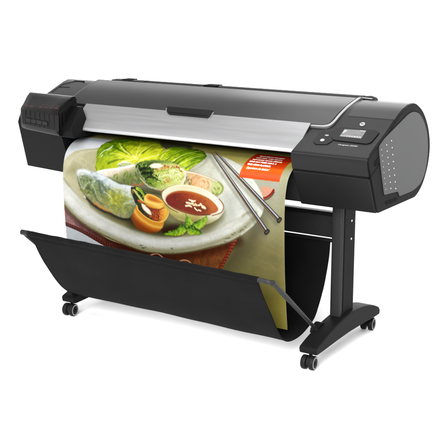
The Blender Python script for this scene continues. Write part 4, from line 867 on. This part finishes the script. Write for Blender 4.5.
def sheet_mesh(name, h, m, cols=None, ns=NS, nt=NT):
    s = np.linspace(0, SW, ns); t = np.linspace(0, TH, nt); a, b = np.meshgrid(s, t); x, y, z = on_sheet(a, b, h)
    co = np.stack([x, y+.06, z-.856], -1).reshape(-1, 3).astype(np.float32)
    i = np.arange(ns*nt).reshape(nt, ns); q = np.stack([i[:-1, :-1], i[1:, :-1], i[1:, 1:], i[:-1, 1:]], -1).reshape(-1, 4).astype(np.int32)
    me = bpy.data.meshes.new(name); me.vertices.add(len(co)); me.vertices.foreach_set('co', co.ravel())
    me.loops.add(q.size); me.loops.foreach_set('vertex_index', q.ravel()); me.polygons.add(len(q)); me.polygons.foreach_set('loop_start', np.arange(0, q.size, 4, dtype=np.int32))
    me.update(calc_edges=True); me.polygons.foreach_set('use_smooth', np.ones(len(q), bool)); me.materials.append(m)
    if cols is not None:
        at = me.attributes.new('ink', 'FLOAT_COLOR', 'POINT'); at.data.foreach_set('color', np.concatenate([cols.reshape(-1, 3), np.ones((ns*nt, 1))], 1).astype(np.float32).ravel())
    o = bpy.data.objects.new(name, me); COL.objects.link(o); o.parent = SHT; return o
sheet_mesh('printed_face', 0., M['print'], lin)
sheet_mesh('paper_back', -.0006, M['paperback'], None, 20, 120)
# lettering on the orange panel
def SH(x, w, h): 
    X, Y, Z = on_sheet(x, -w, h); return Vector((float(X), float(Y)+.06, float(Z)-.856))
text_obj('panel_lettering', [
    ('Hand rolled in rice paper', 195.5, -26.6, 24, 2.1, .2, .01), ('with mint, crisp lettuce', 194.5, -30.6, 25, 2.1, .2, .01), ('and sweet carrot ribbons', 193.2, -34.5, 28, 2.2, 0, .015),
    ('KIND DAY FRIED MEAT, A', 192.2, -38.5, 26, 2.1, 0, .022), ('FINE ASIAN FLAVOUR.', 192.4, -42.6, 22.5, 2.2, 0, .03)], SH, M['textwhite'], SHT, .0007)
text_obj('script_lettering', [('Experience the fashion!', 193.4, -47.0, 22, 2.7, .55, -.004)], SH, M['textwhite'], SHT, .0007)

# ================================================================ light
w = bpy.data.worlds.new('World'); scene.world = w; w.use_nodes = True
bg = w.node_tree.nodes['Background']; bg.inputs[1].default_value = 1.15
wt = w.node_tree; tc = wt.nodes.new('ShaderNodeTexCoord'); sx = wt.nodes.new('ShaderNodeSeparateXYZ'); wr = wt.nodes.new('ShaderNodeValToRGB')   # invented surround, dimmed overhead to darken reflections in deck and lid
wt.links.new(tc.outputs['Generated'], sx.inputs[0]); wt.links.new(sx.outputs['Z'], wr.inputs['Fac']); wt.links.new(wr.outputs['Color'], bg.inputs[0])
wr.color_ramp.elements[0].position = .45; wr.color_ramp.elements[0].color = (1, 1, 1, 1); wr.color_ramp.elements[1].position = .80; wr.color_ramp.elements[1].color = (.25, .25, .25, 1)
def area(name, loc, target, sx, sy, power):
    l = bpy.data.lights.new(name, 'AREA'); l.shape = 'RECTANGLE'; l.size = sx; l.size_y = sy; l.energy = power
    o = bpy.data.objects.new(name, l); COL.objects.link(o); o.location = loc
    o.rotation_euler = (Vector(target)-Vector(loc)).to_track_quat('-Z', 'Y').to_euler(); return o
area('overhead_softbox', (.2, .6, 3.6), (0, .1, .8), 3.2, 1.6, 50)
area('added_front_fill', (1.9, -5.4, 2.9), (0, -.4, .4), 3.0, 2.0, 640)  # added fill near the camera, so floor shadows fall behind the printer
area('added_floor_fill', (0, -2.2, 3.8), (0, -1.2, 0), 5.0, 1.6, 200)  # added fill that washes out the shadow on the floor in front
area('backdrop_light', (-1.5, 4.2, 4.6), (-1.5, 8.6, 2.6), 18.0, 1.5, 1300)
area('floor_backlight', (0, 3.6, 3.8), (0, -.6, 0), 5.0, 1.2, 50)

# ================================================================ camera
cam = bpy.data.cameras.new('camera'); co = bpy.data.objects.new('camera', cam); COL.objects.link(co); scene.camera = co
cam.sensor_width = 36; cam.lens = 36*1050/448; cam.clip_end = 200; cam.clip_start = .05
Xc = Vector((0.84712004, 0.12726455, -0.51593738)); Yc = Vector((0.53140158, -0.20287548, 0.82246817)); Zc = Vector((0, -0.970899208, -0.239488471))
right = Vector((Xc.x, Yc.x, Zc.x)); up = -Vector((Xc.y, Yc.y, Zc.y)); bk = -Vector((Xc.z, Yc.z, Zc.z))
m = Matrix((right, up, bk)).transposed().to_4x4(); m.translation = Vector((2.6, -4.0, 1.64)); co.matrix_world = m
scene.view_settings.view_transform = 'Standard'; scene.view_settings.look = 'None'; scene.view_settings.exposure = 0; scene.view_settings.gamma = 1
scene.render.resolution_x = scene.render.resolution_y = 1024
try: scene.cycles.use_denoising = True
except Exception: pass
